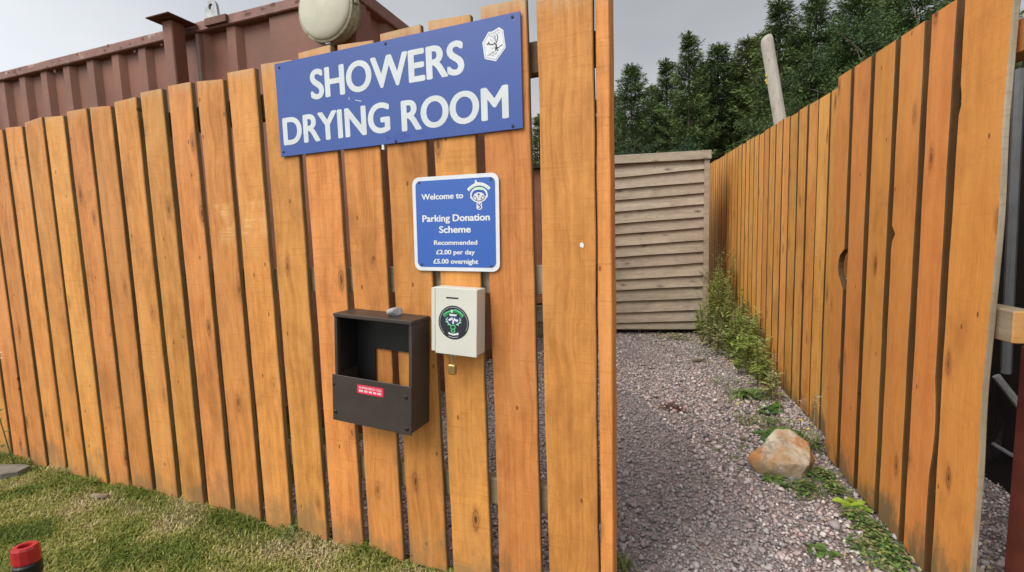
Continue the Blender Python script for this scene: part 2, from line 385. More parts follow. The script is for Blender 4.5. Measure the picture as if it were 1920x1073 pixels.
def boulder_mat():
    t = NT('ochre_boulder'); o = t.obj()
    n = t.noise(o, 9, 6, 0.65, 0.5); n2 = t.noise(o, 22, 6, 0.7); n3 = t.noise(t.vmath('ADD', o, (3, 1, 2)), 5.5, 5, 0.65, 0.4)
    col = t.mix(t.rng(n, 0.38, 0.62), (0.46, 0.39, 0.28), (0.62, 0.55, 0.43))
    col = t.mix(t.math('MULTIPLY', t.rng(n3, 0.44, 0.56), 0.88), col, (0.47, 0.20, 0.05))
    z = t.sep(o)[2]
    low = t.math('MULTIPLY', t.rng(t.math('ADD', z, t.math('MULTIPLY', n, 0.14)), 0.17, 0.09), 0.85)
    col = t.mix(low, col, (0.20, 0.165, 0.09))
    col = t.mix(t.math('MULTIPLY', t.rng(n2, 0.50, 0.64), 0.6), col, (0.20, 0.155, 0.10))
    return t.done(col, 0.8, t.math('ADD', n2, t.math('MULTIPLY', n, 0.8)), 0.008, spec=0.25)
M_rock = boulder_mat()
M_pebble = plain('grey_stone', (0.34, 0.33, 0.33), 0.75, var=0.3, scale=60, c2=(0.6, 0.58, 0.56), thr=(0.55, 0.65), amt=0.7)

def gravel_ground():
    t = NT('gravel_bed'); o = t.obj()
    v = t.n('TexVoronoi'); t.put(v.inputs['Vector'], o); v.inputs['Scale'].default_value = 62
    n = t.noise(o, 3.0, 4, 0.6); r = t.sep(v.outputs['Color'])[0]
    col = t.mix(r, (0.15, 0.12, 0.115), (0.36, 0.29, 0.28))
    col = t.mix(t.math('MULTIPLY', t.rng(n, 0.5, 0.7), 0.5), col, (0.16, 0.12, 0.075))
    return t.done(col, 0.9, t.math('SUBTRACT', 1.0, v.outputs['Distance']), 0.012, spec=0.2)
def soil(name, a, b):
    t = NT(name); o = t.obj()
    n = t.noise(o, 30, 6, 0.7); n2 = t.noise(o, 2.5, 4, 0.6)
    return t.done(t.mix(t.rng(t.math('ADD', t.math('MULTIPLY', n, 0.6), t.math('MULTIPLY', n2, 0.4)), 0.38, 0.62), a, b), 0.95, n, 0.01, spec=0.1)
M_gravelbed = gravel_ground()
M_lawnsoil = soil('lawn_soil', (0.085, 0.085, 0.028), (0.17, 0.16, 0.065))
M_ground = soil('rough_grass_ground', (0.05, 0.065, 0.02), (0.10, 0.10, 0.04))
M_chips = coloured('stone_chips', 0.85, 0.2)
M_blades = coloured('grass_blades', 0.6, 0.25, 0.25)
M_leaf = coloured('weed_leaves', 0.55, 0.3, 0.25)
M_needles = coloured('conifer_needles', 0.7, 0.15, 0.0)
M_bark = plain('bark', (0.085, 0.06, 0.045), 0.9, var=0.35, scale=6, bump=0.03)

# ------------------------------------------------------------------ text
def text_mesh(body, bold=0.0):
    c = bpy.data.curves.new('lettering_curve', 'FONT'); c.body = body; c.size = 1.0; c.offset = bold; c.resolution_u = 6
    o = bpy.data.objects.new('lettering_curve', c); COL.objects.link(o)
    dg = bpy.context.evaluated_depsgraph_get(); dg.update()
    me = bpy.data.meshes.new_from_object(o.evaluated_get(dg))
    bpy.data.objects.remove(o); bpy.data.curves.remove(c)
    V = np.array([v.co[:] for v in me.vertices]); Fc = [tuple(p.vertices) for p in me.polygons]
    bpy.data.meshes.remove(me)
    return V, Fc
CAPH = None
def add_text(mb, body, x0, x1, base, cap, y, bold=0.0, slope=0.0):
    global CAPH
    if CAPH is None: CAPH = text_mesh('H')[0][:, 1].max()
    V, Fc = text_mesh(body)
    w = bold * cap / CAPH                       # stroke thickening in metres
    sx = (x1 - x0 - 2 * w) / (V[:, 0].max() - V[:, 0].min()); x = (V[:, 0] - V[:, 0].min()) * sx + x0 + w
    z = V[:, 1] * (cap - 2 * w * 0.6) / CAPH + base + w * 0.6 + slope * (x - (x0 + x1) / 2)
    shifts = [(0, 0)] + ([(w * math.cos(a), w * 0.6 * math.sin(a)) for a in [k * math.pi / 4 for k in range(8)]] if w > 0 else [])
    for m_, (dx, dz) in enumerate(shifts):
        k = len(mb.v); yy = y - m_ * 1.2e-5
        for a, b in zip(x, z): mb.vert((a + dx, yy, b + dz))
        for f in Fc:
            p = [(x[i], z[i]) for i in f]
            A = sum(a[0] * b[1] - b[0] * a[1] for a, b in zip(p, p[1:] + p[:1]))
            mb.face([k + i for i in (f if A > 0 else f[::-1])])

# ================================================================== SETTING
LA = -0.3718                                   # the signed fence runs along this angle
LO = np.array([0, 1.402, 0]); LU = np.array([math.cos(LA), math.sin(LA), 0]); LN = np.array([-LU[1], LU[0], 0])
RA = math.pi / 2 - 0.2738                      # the fence beside the path
RO = np.array([0.933, 0, 0]); RU = np.array([math.cos(RA), math.sin(RA), 0]); RN = np.array([-RU[1], RU[0], 0])   # RN points to the path
def L2W(x, y, z=0): return LO + LU * x + LN * y + np.array([0, 0, z])
def R2W(x, y, z=0): return RO + RU * x + RN * y + np.array([0, 0, z])

def sheet(name, pts, z, mat):
    me = bpy.data.meshes.new(name)
    me.from_pydata([(p[0], p[1], z) for p in pts], [], [tuple(range(len(pts)))])
    me.materials.append(mat); o = bpy.data.objects.new(name, me); COL.objects.link(o)
    return tag(o, kind='structure')
sheet('ground', [(-300, -300), (300, -300), (300, 300), (-300, 300)], 0.0, M_ground)
gp = [L2W(0.27, -0.02), (0.33, 0.2, 0), (0.5, -1.5, 0), (1.2, -1.5, 0), R2W(1.0, -0.75), R2W(7.0, -0.75), (1.8, 7.6, 0), (-1.2, 7.6, 0), L2W(-1.3, 1.2), L2W(-1.3, 0.05), L2W(0.1, 0.05)]
sheet('gravel_path', gp, 0.004, M_gravelbed)
lp = [L2W(-8.0, 0.01), L2W(0.27, 0.01), (0.30, 0.2, 0), (0.4, -1.5, 0), (-8.0, -1.5, 0)]
sheet('lawn', lp, 0.008, M_lawnsoil)

def inside(pts, poly):
    x, y = pts[:, 0], pts[:, 1]; r = np.zeros(len(pts), bool); n = len(poly)
    for i in range(n):
        x1, y1 = poly[i][0], poly[i][1]; x2, y2 = poly[(i + 1) % n][0], poly[(i + 1) % n][1]
        c = ((y1 > y) != (y2 > y)) & (x < (x2 - x1) * (y - y1) / (y2 - y1 + 1e-12) + x1); r ^= c
    return r
def vnoise(p, sc, seed):
    """smooth 2-D value noise 0..1"""
    r = np.random.default_rng(seed).random((64, 64)); q = p * sc + 100
    i = np.floor(q).astype(int); f = q - i; f = f * f * (3 - 2 * f)
    a = r[i[:, 0] % 64, i[:, 1] % 64]; b = r[(i[:, 0] + 1) % 64, i[:, 1] % 64]; c = r[i[:, 0] % 64, (i[:, 1] + 1) % 64]; d = r[(i[:, 0] + 1) % 64, (i[:, 1] + 1) % 64]
    return (a * (1 - f[:, 0]) + b * f[:, 0]) * (1 - f[:, 1]) + (c * (1 - f[:, 0]) + d * f[:, 0]) * f[:, 1]

# loose chippings on the path
def chippings():
    P = []
    for (x0, x1, y0, y1, dens) in ((-0.2, 2.7, 0.9, 3.0, 7000), (-0.9, 2.7, 3.0, 5.6, 5500), (-1.3, -0.2, 1.6, 3.0, 2500), (-1.2, 1.2, 5.6, 7.0, 1500)):
        n = int((x1 - x0) * (y1 - y0) * dens); P.append(np.stack([rng.uniform(x0, x1, n), rng.uniform(y0, y1, n)], 1))
    P = np.concatenate(P); P = P[inside(P, gp)]
    n = len(P)
    moss = vnoise(P, 2.2, 3); fine = vnoise(P, 1.6, 5)
    near_fence = np.clip(1 - np.abs((P - RO[:2]) @ RN[:2]) / 0.45, 0, 1)
    size = rng.lognormal(math.log(0.0072), 0.42, n) * (1 - 0.25 * fine); size = np.clip(size, 0.0035, 0.024)
    base = np.array([[1, 0, 0], [-1, 0, 0], [0, 1, 0], [0, -1, 0], [0, 0, 1], [0, 0, -1.0], [.62, .62, .45], [-.6, .62, .4], [.1, -.7, .6]])
    F = np.array([[0, 6, 4], [6, 2, 4], [2, 7, 4], [7, 1, 4], [1, 8, 4], [8, 0, 4], [1, 3, 8], [3, 0, 8], [2, 6, 0], [1, 7, 2], [2, 0, 5], [1, 2, 5], [3, 1, 5], [0, 3, 5]])
    V = base[None] * (1 + rng.uniform(-0.38, 0.38, (n, 9, 3)))
    V[:, :, 2] *= rng.uniform(0.42, 0.9, (n, 1)); V[:, :, 1] *= rng.uniform(0.6, 1.0, (n, 1))
    a = rng.uniform(0, 2 * math.pi, n); tl = rng.normal(0, 0.35, n)
    ct, st = np.cos(tl), np.sin(tl); V = np.stack([V[..., 0] * ct[:, None] - V[..., 2] * st[:, None], V[..., 1], V[..., 0] * st[:, None] + V[..., 2] * ct[:, None]], -1)
    c, s = np.cos(a), np.sin(a); V = np.stack([V[..., 0] * c[:, None] - V[..., 1] * s[:, None], V[..., 0] * s[:, None] + V[..., 1] * c[:, None], V[..., 2]], -1)
    V *= size[:, None, None]
    V[..., 0] += P[:, 0, None]; V[..., 1] += P[:, 1, None]; V[..., 2] += (0.004 + size * rng.uniform(0.1, 0.75, n))[:, None]
    pal = np.array([[.48, .41, .385], [.36, .31, .295], [.56, .49, .46], [.45, .35, .325], [.22, .20, .195], [.66, .61, .57], [.50, .355, .33], [.36, .335, .32]])
    k = rng.choice(8, n, p=[.22, .2, .13, .14, .12, .06, .05, .08]); C = pal[k] * rng.uniform(0.75, 1.2, (n, 1))
    grey = (fine > 0.55) & (P[:, 0] < 0.95); C[grey] = C[grey] * 0.5 + np.array([.17, .165, .17]) * 0.6
    brown = rng.random(n) < np.clip((moss - 0.45) * 1.6, 0, 0.6) * np.clip((P[:, 1] - 3.2) / 2, 0.05, 1) + 0.35 * near_fence * moss
    C[brown] = C[brown] * np.array([0.85, 0.8, 0.5])
    Fi = (F[None] + (np.arange(n) * 9)[:, None, None]).reshape(-1, 3)
    o = np_mesh('gravel', V.reshape(-1, 3), Fi, M_chips, colors=np.repeat(C, 9, 0))
    tag(o, 'loose pinkish grey stone chippings covering the path', 'gravel', kind='stuff')
chippings()

# short mown grass
def blades(name, P, length, C, width=0.0022, lean=0.7):
    n = len(P); a = rng.uniform(0, 2 * math.pi, n); d = np.stack([np.cos(a), np.sin(a)], 1); w = np.stack([-d[:, 1], d[:, 0]], 1)
    ln = length; b = np.abs(rng.normal(lean, 0.35, n)); W = width * rng.uniform(0.7, 1.5, n)
    h1 = ln * 0.55; o1 = ln * 0.25 * b; h2 = ln * (0.95 - 0.3 * np.clip(b, 0, 1.6)); o2 = ln * 0.8 * b
    V = np.zeros((n, 5, 3))
    for i, (h, o, k) in enumerate(((0 * ln, 0 * ln, -1), (0 * ln, 0 * ln, 1), (h1, o1, 0.85), (h1, o1, -0.85), (h2, o2, 0))):
        V[:, i, :2] = P[:, :2] + d * np.asarray(o)[:, None] + w * (W * k)[:, None]; V[:, i, 2] = P[:, 2] + h
    idx = np.arange(n)[:, None] * 5
    Fi = np.concatenate([np.concatenate([idx + np.array([[0, 1, 2]]), idx + np.array([[0, 2, 3]]), idx + np.array([[3, 2, 4]])], 0)])
    return np_mesh(name, V.reshape(-1, 3), Fi, M_blades, colors=np.repeat(C, 5, 0))
def lawn_grass():
    n1 = 230000; P = np.stack([rng.uniform(-3.3, 0.3, n1), rng.uniform(1.1, 2.75, n1)], 1)
    n2 = 90000; Q = np.stack([rng.uniform(-7.5, 0.3, n2), rng.uniform(-1.2, 4.2, n2)], 1)
    P = np.concatenate([P, Q]); P = P[inside(P, lp)]
    q = P - LO[:2]; d = -(q @ LN[:2]); t = q @ LU[:2]
    dry = vnoise(P, 5.5, 11) * 0.6 + vnoise(P, 14, 12) * 0.4
    band = np.clip(1 - np.abs(d - 0.09) / 0.10, 0, 1) * np.clip((t + 2.6) / 0.5, 0, 1) * np.clip((-0.75 - t) / 0.3, 0, 1)
    P = P[(rng.random(len(P)) > band * 0.75)]
    q = P - LO[:2]; d = -(q @ LN[:2]); t = q @ LU[:2]
    dry = vnoise(P, 5.5, 11) * 0.6 + vnoise(P, 14, 12) * 0.4
    band = np.clip(1 - np.abs(d - 0.09) / 0.12, 0, 1) * np.clip((t + 2.6) / 0.5, 0, 1)
    n = len(P); k = dry - 0.03 + rng.normal(0, 0.15, n) + band * 0.25
    pal = np.array([[.10, .155, .026], [.19, .245, .04], [.31, .32, .075], [.44, .40, .15], [.55, .46, .27]])
    kk = np.clip((k - 0.12) / 0.75 * 4, 0, 3.999); i = kk.astype(int); f = (kk - i)[:, None]
    C = (pal[i] * (1 - f) + pal[np.minimum(i + 1, 4)] * f) * rng.uniform(0.75, 1.3, (n, 1))
    ln = rng.uniform(0.010, 0.025, n) * (1 + 0.5 * (1 - dry)) * (1 - 0.35 * band) * (1 + 1.5 * np.exp(-(d / 0.05) ** 2) * (vnoise(P, 7.0, 21) > 0.5))
    o = blades('lawn_grass', np.concatenate([P, np.full((n, 1), 0.008)], 1), ln, C, 0.0018, 0.9)
    tag(o, 'short yellowish green mown grass in front of the signed fence', 'grass', kind='stuff')
lawn_grass()

# ================================================================== BOARDS
def board(mb, x0, x1, zb, zt, y0, y1, seed, n=18, jit=0.0013, slope=0.0, edgeR=None, edgeL=None, lean=0.0, corner=0.0, end_mat=None):
    """one upright board: wavy edges, chamfered section, front at y0, back at y1"""
    mb.cs = seed
    r = random.Random(int(seed * 1e6)); ch = 0.0028 if y1 > y0 else -0.0028; c = 0.0028
    zs = [zb + (zt - zb) * i / n for i in range(n + 1)]
    if edgeR or edgeL: zs = [zb + (zt - zb) * i / 60 for i in range(61)]
    ph = [r.uniform(0, 6.28) for _ in range(4)]
    rings = []
    for i, z in enumerate(zs):
        s = (z - zb) / (zt - zb)
        xl = x0 + jit * (math.sin(z * 5 + ph[0]) + 0.6 * math.sin(z * 17 + ph[1])) + lean * (s - 0.5)
        xr = x1 + jit * (math.sin(z * 4.3 + ph[2]) + 0.6 * math.sin(z * 19 + ph[3])) + lean * (s - 0.5)
        if edgeR: xr += edgeR(z)
        if edgeL: xl += edgeL(z)
        zl = z; zr = z + (slope if i == len(zs) - 1 else 0)
        if i == len(zs) - 1 and corner:
            zl -= max(0, -corner); zr -= max(0, corner)
        zm = lambda x: zl + (zr - zl) * (x - xl) / (xr - xl)
        ring = [(xl + c, y0, 0), (xr - c, y0, 0), (xr, y0 + ch, 0), (xr, y1 - ch, 0), (xr - c, y1, 0), (xl + c, y1, 0), (xl, y1 - ch, 0), (xl, y0 + ch, 0)]
        if y1 < y0: ring = ring[::-1]
        rings.append([(a, b, zm(a)) for a, b, _ in ring])
    f0 = len(mb.f); mb.loft(rings)
    if end_mat is not None:                       # the two narrow edges are face strips 2,6 (chamfers darken too on the path fence, colour standing for gap shade)
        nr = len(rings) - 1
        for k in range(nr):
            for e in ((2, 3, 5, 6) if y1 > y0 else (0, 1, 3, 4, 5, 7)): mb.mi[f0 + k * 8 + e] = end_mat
    return f0

# ------------------------------------------------------------------ the fence with the signs
fence = thing('wooden_fence', 'long orange brown stained fence of upright boards that carries the blue signs', 'fence', LO, LA)
gaps = [1.15 * v for v in (-2.3379, -2.1865, -2.0342, -1.8832, -1.7318, -1.5799, -1.428, -1.2814, -1.1346, -.9864, -.8392, -.684, -.5344, -.3825, -.2292, -.0787)]
allg = [gaps[0] - 0.174 * k for k in range(24, 0, -1)] + gaps + [0.086]
mb = MB()
for i, (a, b) in enumerate(zip(allg[:-1], allg[1:])):
    g = 0.0145 + random.uniform(-0.002, 0.002)
    zt = 1.826 + 0.0153 * b + random.uniform(-0.008, 0.008)
    zb = random.uniform(0.004, 0.02)
    board(mb, a + g, b - g, zb, zt, random.uniform(0, 0.002), 0.022, 0.11 + ((i - 15) % 41) * 0.0713, slope=random.uniform(-0.004, 0.006), corner=random.choice((0, 0, 0.006, -0.006, 0.01)), lean=random.uniform(-0.003, 0.003), end_mat=1)
mb.build('board_panel', [M_fence, M_edge], fence)
mb = MB(); board(mb, 0.0985, 0.2555, 0.01, 2.32, -0.004, 0.024, 0.8132, n=26, jit=0.0016, lean=0.006, end_mat=1)
mb.build('end_board', [M_fence, M_edge], fence, label='wider and taller board at the open end of the fence')
mb = MB(); board(mb, 0.2605, 0.299, 0.0, 2.40, 0.004, 0.082, 0.377, n=26, jit=0.0010, lean=0.006)
mb.build('end_post', M_fence, fence)
for z in (0.285, 0.985, 1.63):
    mb = MB(); mb.cs = z; mb.box(-6.84, 0.2575, 0.0245, 0.062, z, z + 0.09, 0.003); mb.build('rail', M_darkrail if z > 1.5 else M_rail, fence)
for x in (-1.72, -3.5, -5.2, -6.8):
    mb = MB(); mb.cs = -x; board(mb, x, x + 0.075, 0.0, 1.7, 0.064, 0.139, abs(x) / 5); mb.build('post', M_rail, fence)
# small white fleck of paint and pale scuff on the wide board
mb = MB(); mb.poly([(0.213, 1.128), (0.222, 1.124), (0.224, 1.134), (0.219, 1.141), (0.212, 1.137)], -0.0056, 0.0012); mb.build('paint_fleck', M_white, fence)

# ------------------------------------------------------------------ the fence beside the path
fence2 = thing('wooden_fence', 'bright orange board fence running back along the right side of the gravel path', 'fence', RO, RA)
def notch(zc, h, d):
    return lambda z: -d * math.sqrt(max(0.0, 1 - ((z - zc) / h) ** 2)) if abs(z - zc) < h else 0.0
def bump_edge(zc, h, d):
    return lambda z: d * max(0.0, math.cos((z - zc) / h * math.pi / 2)) if abs(z - zc) < h else 0.0
nb = [1.272, 1.4755, 1.6358, 1.8208, 2.0092, 2.1987, 2.362]
mb = MB()
for i, (a, b) in enumerate(zip(nb[:-1], nb[1:])):
    el = er = None
    if i == 5: el = (lambda z: 0.062 * math.sqrt(max(0.0, 1 - ((z - 0.985) / 0.08) ** 2)))     # big knot hole at the far board's edge
    if i == 1: er = None
    if i == 2: er = notch(1.125, 0.022, 0.026)
    if i == 0: er = (lambda z: notch(1.52, 0.018, 0.014)(z) + bump_edge(0.50, 0.13, 0.0)(z)); el = (lambda z: 0.006 * math.sin(z * 3.1) + 0.004 * math.sin(z * 9 + 1))
    if i == 1: el = bump_edge(0.52, 0.16, -0.016)
    gl = 0.0 if i == 0 else 0.0165; gr = 0.0 if i == 5 else 0.0165
    zt = 1.717 + 0.0661 * a + random.uniform(-0.004, 0.006)
    board(mb, a + gl, b - gr, 0.012 + random.uniform(0, 0.012), zt, 0.0, -0.024 if i else -0.015, 0.21 + i * 0.117, slope=0.009, jit=0.0016, edgeL=el, edgeR=er, end_mat=2)
pan = mb.build('board_panel', [M_fence2, M_raw, M_edge2], fence2)
for p in pan.data.polygons:                       # the sawn near edge was never painted
    if p.normal.x < -0.6 and p.center.x < 1.31: p.material_index = 1
fb = [2.33]
ft = [2.4686, 2.6677, 2.8694, 3.0738, 3.25, 3.4151, 3.585, 3.76]
x = 2.345
far_edges = []
while x < 7.35:
    wdt = 0.155 + random.uniform(-0.008, 0.008); far_edges.append((x, x + wdt)); x += wdt + random.choice((0.014, 0.018, 0.022, 0.03, 0.018))
mb = MB()
for i, (a, b) in enumerate(far_edges):
    board(mb, a, b, 0.01 + random.uniform(0, 0.012), 1.717 + 0.0661 * a + random.uniform(-0.006, 0.008), -0.086 + random.uniform(0, 0.003), -0.108, 0.07 + i * 0.0931, slope=0.009, jit=0.0018, lean=random.uniform(-0.006, 0.006), end_mat=1)
mb.build('board_panel', [M_fence3, M_edge2], fence2, label='paler golden panel set back behind the near panel')
for z, st in ((0.045, M_rail), (0.845, M_rail), (1.585, M_railstain)):
    mb = MB(); mb.cs = z; mb.box(1.232, 2.36, -0.082, -0.0255, z, z + 0.085, 0.003); rb = mb.build('rail', [st, M_railstain], fence2)
    for p in rb.data.polygons:
        if p.normal.x < -0.7 or p.normal.z < -0.5: p.material_index = 1
    mb = MB(); mb.cs = z + 0.3; mb.box(2.375, 7.3, -0.16, -0.1095, z + 0.02, z + 0.105, 0.003); mb.build('rail', M_rail, fence2)
for x in (1.42, 3.9, 6.0):
    mb = MB(); board(mb, x, x + 0.075, 0.0, 1.78, -0.0270 if x < 2 else -0.162, -0.0525 if x < 2 else -0.237, x / 9); mb.build('post', M_plank if x < 2 else M_rail, fence2)

# ================================================================== SIGNS
def screw(mb, x, z, y, r=0.004, h=0.002, dark=True):
    M = Matrix.Translation((x, y, z)) @ Matrix.Rotation(math.pi / 2, 4, 'X')
    mb.lathe([(r, 0), (r, h * 0.5), (r * 0.7, h), (r * 0.3, h), (r * 0.25, h * 0.6)], 12, M)
def child_empty_loc(x, y, z): return L2W(x, y, z)

big = thing('sign', 'wide blue sign reading SHOWERS DRYING ROOM in large white capitals', 'sign', L2W(-0.4105, -0.004, 1.6355), LA)
big.rotation_euler = (0, 0.0045, LA)
mb = MB(); mb.box(-0.4635, 0.4635, -0.004, 0.0, -0.1605, 0.1605, 0.0008); mb.build('panel', M_blue, big)
ox, oz = 0.4105, -1.6355
mb = MB()
add_text(mb, 'SHOWERS', -0.7175 + ox, -0.1275 + ox, 1.6530 + oz, 0.0975, -0.0044, 0.031)
mb.build('lettering', M_whiteold, big)
mb = MB()
add_text(mb, 'DRYING', -0.8555 + ox, -0.400 + ox, 1.5130 + oz, 0.0945, -0.0044, 0.031)
add_text(mb, 'ROOM', -0.3570 + ox, 0.0105 + ox, 1.5085 + oz, 0.0945, -0.0044, 0.031)
mb.build('lettering', M_whiteold, big)
# scratches, flaked patch
mb = MB()
mb.stroke([(-0.5565 + ox, 1.642 + oz), (-0.5575 + ox, 1.632 + oz)], 0.0022, -0.0046)
mb.build('scratch', M_whiteold, big); mb = MB()
mb.stroke([(-0.533 + ox, 1.629 + oz), (-0.508 + ox, 1.622 + oz)], 0.0022, -0.0046)
mb.build('scratch', M_whiteold, big)
rr = random.Random(5)
mb = MB()
for k in range(46):
    x = rr.uniform(-0.42, -0.275) + ox; z = 1.493 + rr.uniform(-0.006, 0.010) + oz
    if -0.33 < x - ox < -0.30: continue
    a = rr.uniform(0.003, 0.008); b = rr.uniform(0.0015, 0.004)
    mb.poly([(x + a * math.cos(t_) * rr.uniform(.6, 1.2), z + b * math.sin(t_) * rr.uniform(.6, 1.2)) for t_ in [j * 6.283 / 7 for j in range(7)]], -0.0043 - k * 2e-6, 0.0003)
mb.build('flaked_patch', M_bluedk, big)
for x, z in ((-0.8524, 1.7808), (-0.4027, 1.7853), (0.0284, 1.7843), (-0.8599, 1.4904), (-0.3821, 1.4803), (0.0219, 1.4839)):
    mb = MB(); screw(mb, x + ox, z + oz, -0.004, 0.0045); mb.build('screw', M_screwdk, big)
mb = MB(); mb.box(-0.438 + ox, -0.430 + ox, -0.0035, 0.003, 1.460 + oz, 1.479 + oz); mb.build('spacer', M_white, big)
# pale badge with a sketch
B = lambda a, b: (-0.0668 + (a - 215) / 420 * 0.0729 + ox, 1.764 - (b - 265) / 580 * 0.0919 + oz)
mb = MB(); mb.poly([B(*p) for p in ((525, 265), (600, 325), (635, 640), (455, 845), (250, 770), (215, 480), (330, 310), (400, 315))], -0.0046)
st = mb.build('badge', M_white, big)
mb = MB()
ol = [(505, 300), (580, 345), (610, 630), (450, 810), (272, 745), (242, 490), (340, 335), (410, 345), (505, 300)]
for p, q in zip(ol[:-1], ol[1:]): mb.stroke([B(*p), B(*q)], 0.0011, -0.0051)
for s_ in ([(330, 360), (400, 400), (440, 470)], [(420, 370), (460, 420), (440, 440)], [(500, 330), (530, 370)], [(450, 340), (490, 390)], [(360, 440), (400, 480)], [(300, 720), (400, 680), (500, 640)], [(380, 660), (430, 720), (480, 690)], [(330, 700), (420, 745)], [(390, 620), (430, 590)]):
    mb.stroke([B(*p) for p in s_], 0.0022, -0.0051)
mb.build('sketch', M_inkgrey, st)
mb = MB()
for s_, w in (([(580, 572), (520, 605), (450, 645)], 0.0016), ([(490, 385), (500, 440), (470, 530)], 0.002), ([(470, 530), (440, 400)], 0.0014), ([(425, 515), (470, 560), (455, 640)], 0.0042), ([(455, 635), (490, 600)], 0.004), ([(330, 480), (350, 530), (420, 545)], 0.0028), ([(295, 520), (345, 515)], 0.0028), ([(480, 650), (500, 665)], 0.003)):
    mb.stroke([B(*p) for p in s_], w, -0.0053)
mb.build('sketch', M_ink, st)

park = thing('sign', 'smaller blue parking donation sign with a white border and rounded corners', 'sign', L2W(-0.1825, -0.004, 1.2095), LA)
park.rotation_euler = (0, 0.021, LA)
def rrect(hw, hh, r, n=7):
    P = []
    for cx, cz, a0 in ((hw - r, hh - r, 0), (-hw + r, hh - r, 90), (-hw + r, -hh + r, 180), (hw - r, -hh + r, 270)):
        for k in range(n + 1):
            a = math.radians(a0 + 90 * k / n); P.append((cx + r * math.cos(a), cz + r * math.sin(a)))
    return P
mb = MB(); mb.poly(rrect(0.1505, 0.1485, 0.024), -0.003, 0.003); mb.build('panel', M_white, park)
mb = MB(); mb.poly(rrect(0.1385, 0.1365, 0.017), -0.0036, 0.0006); mb.build('blue_face', M_blue2, park)
mb = MB()
for s_, x0, x1, bz, cp in (('Welcome to', -.117, .032, .0768, .0185), ('Parking Donation', -.116, .1205, .0072, .0215), ('Scheme', -.056, .0555, -.0285, .0215),
                           ('Recommended', -.076, .077, -.0660, .0145), ('\u00a32.00 per day', -.069, .068, -.0960, .0145), ('\u00a35.00 overnight', -.080, .079, -.1255, .0150)):
    mb = MB(); add_text(mb, s_, x0, x1, bz, cp, -0.0040, 0.036); mb.build('lettering', M_white, park)
for x, z in ((-.1245, .1325), (.1245, .130), (.122, -.131), (-.124, -.128)):
    mb = MB(); screw(mb, x, z, -0.0036, 0.0042, 0.0025); mb.build('screw', M_screw, park)
E_ = lambda a, b: (0.045 + (a - 95) * 0.0785 / 725, 0.131 - (b - 75) * 0.091 / 955)
ex, ez = 0.0785 / 725, 0.091 / 955
arcp = [(130, 400), (190, 335), (270, 280), (360, 235), (465, 215), (570, 232), (660, 275), (735, 330), (795, 395)]
mb = MB()
mb.stroke([E_(*p) for p in arcp], 0.0098, -0.0041)
mb.poly([E_(*p) for p in ((345, 200), (350, 100), (385, 78), (410, 140), (470, 205))], -0.00405)
circ = [(465 + 245 * math.cos(t_), 555 + 215 * math.sin(t_)) for t_ in [math.radians(-150 + 300 * 0 + k * 12) for k in range(31)]]
mb.stroke([E_(*p) for p in circ], 0.0055, -0.00412)
mb.disc(*E_(465, 625), 175 * ex, 150 * ez, -0.00415)
mb.disc(*E_(470, 845), 85 * ex, 80 * ez, -0.0041); mb.disc(*E_(472, 945), 92 * ex, 86 * ez, -0.00412)
mb.disc(*E_(235, 625), 40 * ex, 45 * ez, -0.0041); mb.disc(*E_(700, 605), 40 * ex, 45 * ez, -0.0041)
emb = mb.build('emblem', M_white, park)
mb = MB()
mb.poly([E_(*p) for p in ((310, 335), (460, 305), (610, 335), (590, 415), (460, 395), (330, 415))], -0.0046)
mb.stroke([E_(*p) for p in [(160, 385), (230, 322), (330, 268)]], 0.0035, -0.0046); mb.stroke([E_(*p) for p in [(600, 268), (700, 325), (770, 390)]], 0.0035, -0.0046)
mb.build('print', M_palegreen, emb)
mb = MB()
mb.stroke([E_(465 + 205 * math.cos(math.radians(a)), 560 + 190 * math.sin(math.radians(a))) for a in range(20, 165, 12)], 0.0018, -0.0047)
mb.stroke([E_(*p) for p in ((300, 330), (380, 292), (465, 280), (550, 292), (625, 330))], 0.0016, -0.0047)
for s_, w in (([(440, 820), (430, 860), (470, 900), (520, 925), (510, 965), (440, 985)], .0028), ([(500, 815), (515, 850), (480, 885)], .002), ([(465, 600), (465, 640)], .002), ([(395, 640), (370, 660)], .002), ([(535, 620), (550, 640)], .002), ([(250, 560), (275, 600)], .004), ([(655, 545), (680, 585)], .004)):
    mb.stroke([E_(*p) for p in s_], w, -0.00475)
mb.disc(*E_(460, 545), 38 * ex, 28 * ez, -0.00475, 10); mb.disc(*E_(340, 605), 22 * ex, 22 * ez, -0.00475, 8); mb.disc(*E_(590, 600), 22 * ex, 22 * ez, -0.00475, 8)
mb.disc(*E_(400, 690), 20 * ex, 18 * ez, -0.00475, 8); mb.disc(*E_(540, 680), 22 * ex, 20 * ez, -0.00475, 8)
mb.build('print', M_navy, emb)
mb = MB()
mb.poly([E_(*p) for p in ((335, 480), (380, 425), (465, 408), (550, 425), (590, 480), (540, 470), (465, 455), (390, 470))], -0.00465)
mb.build('print', M_bluedk, emb)

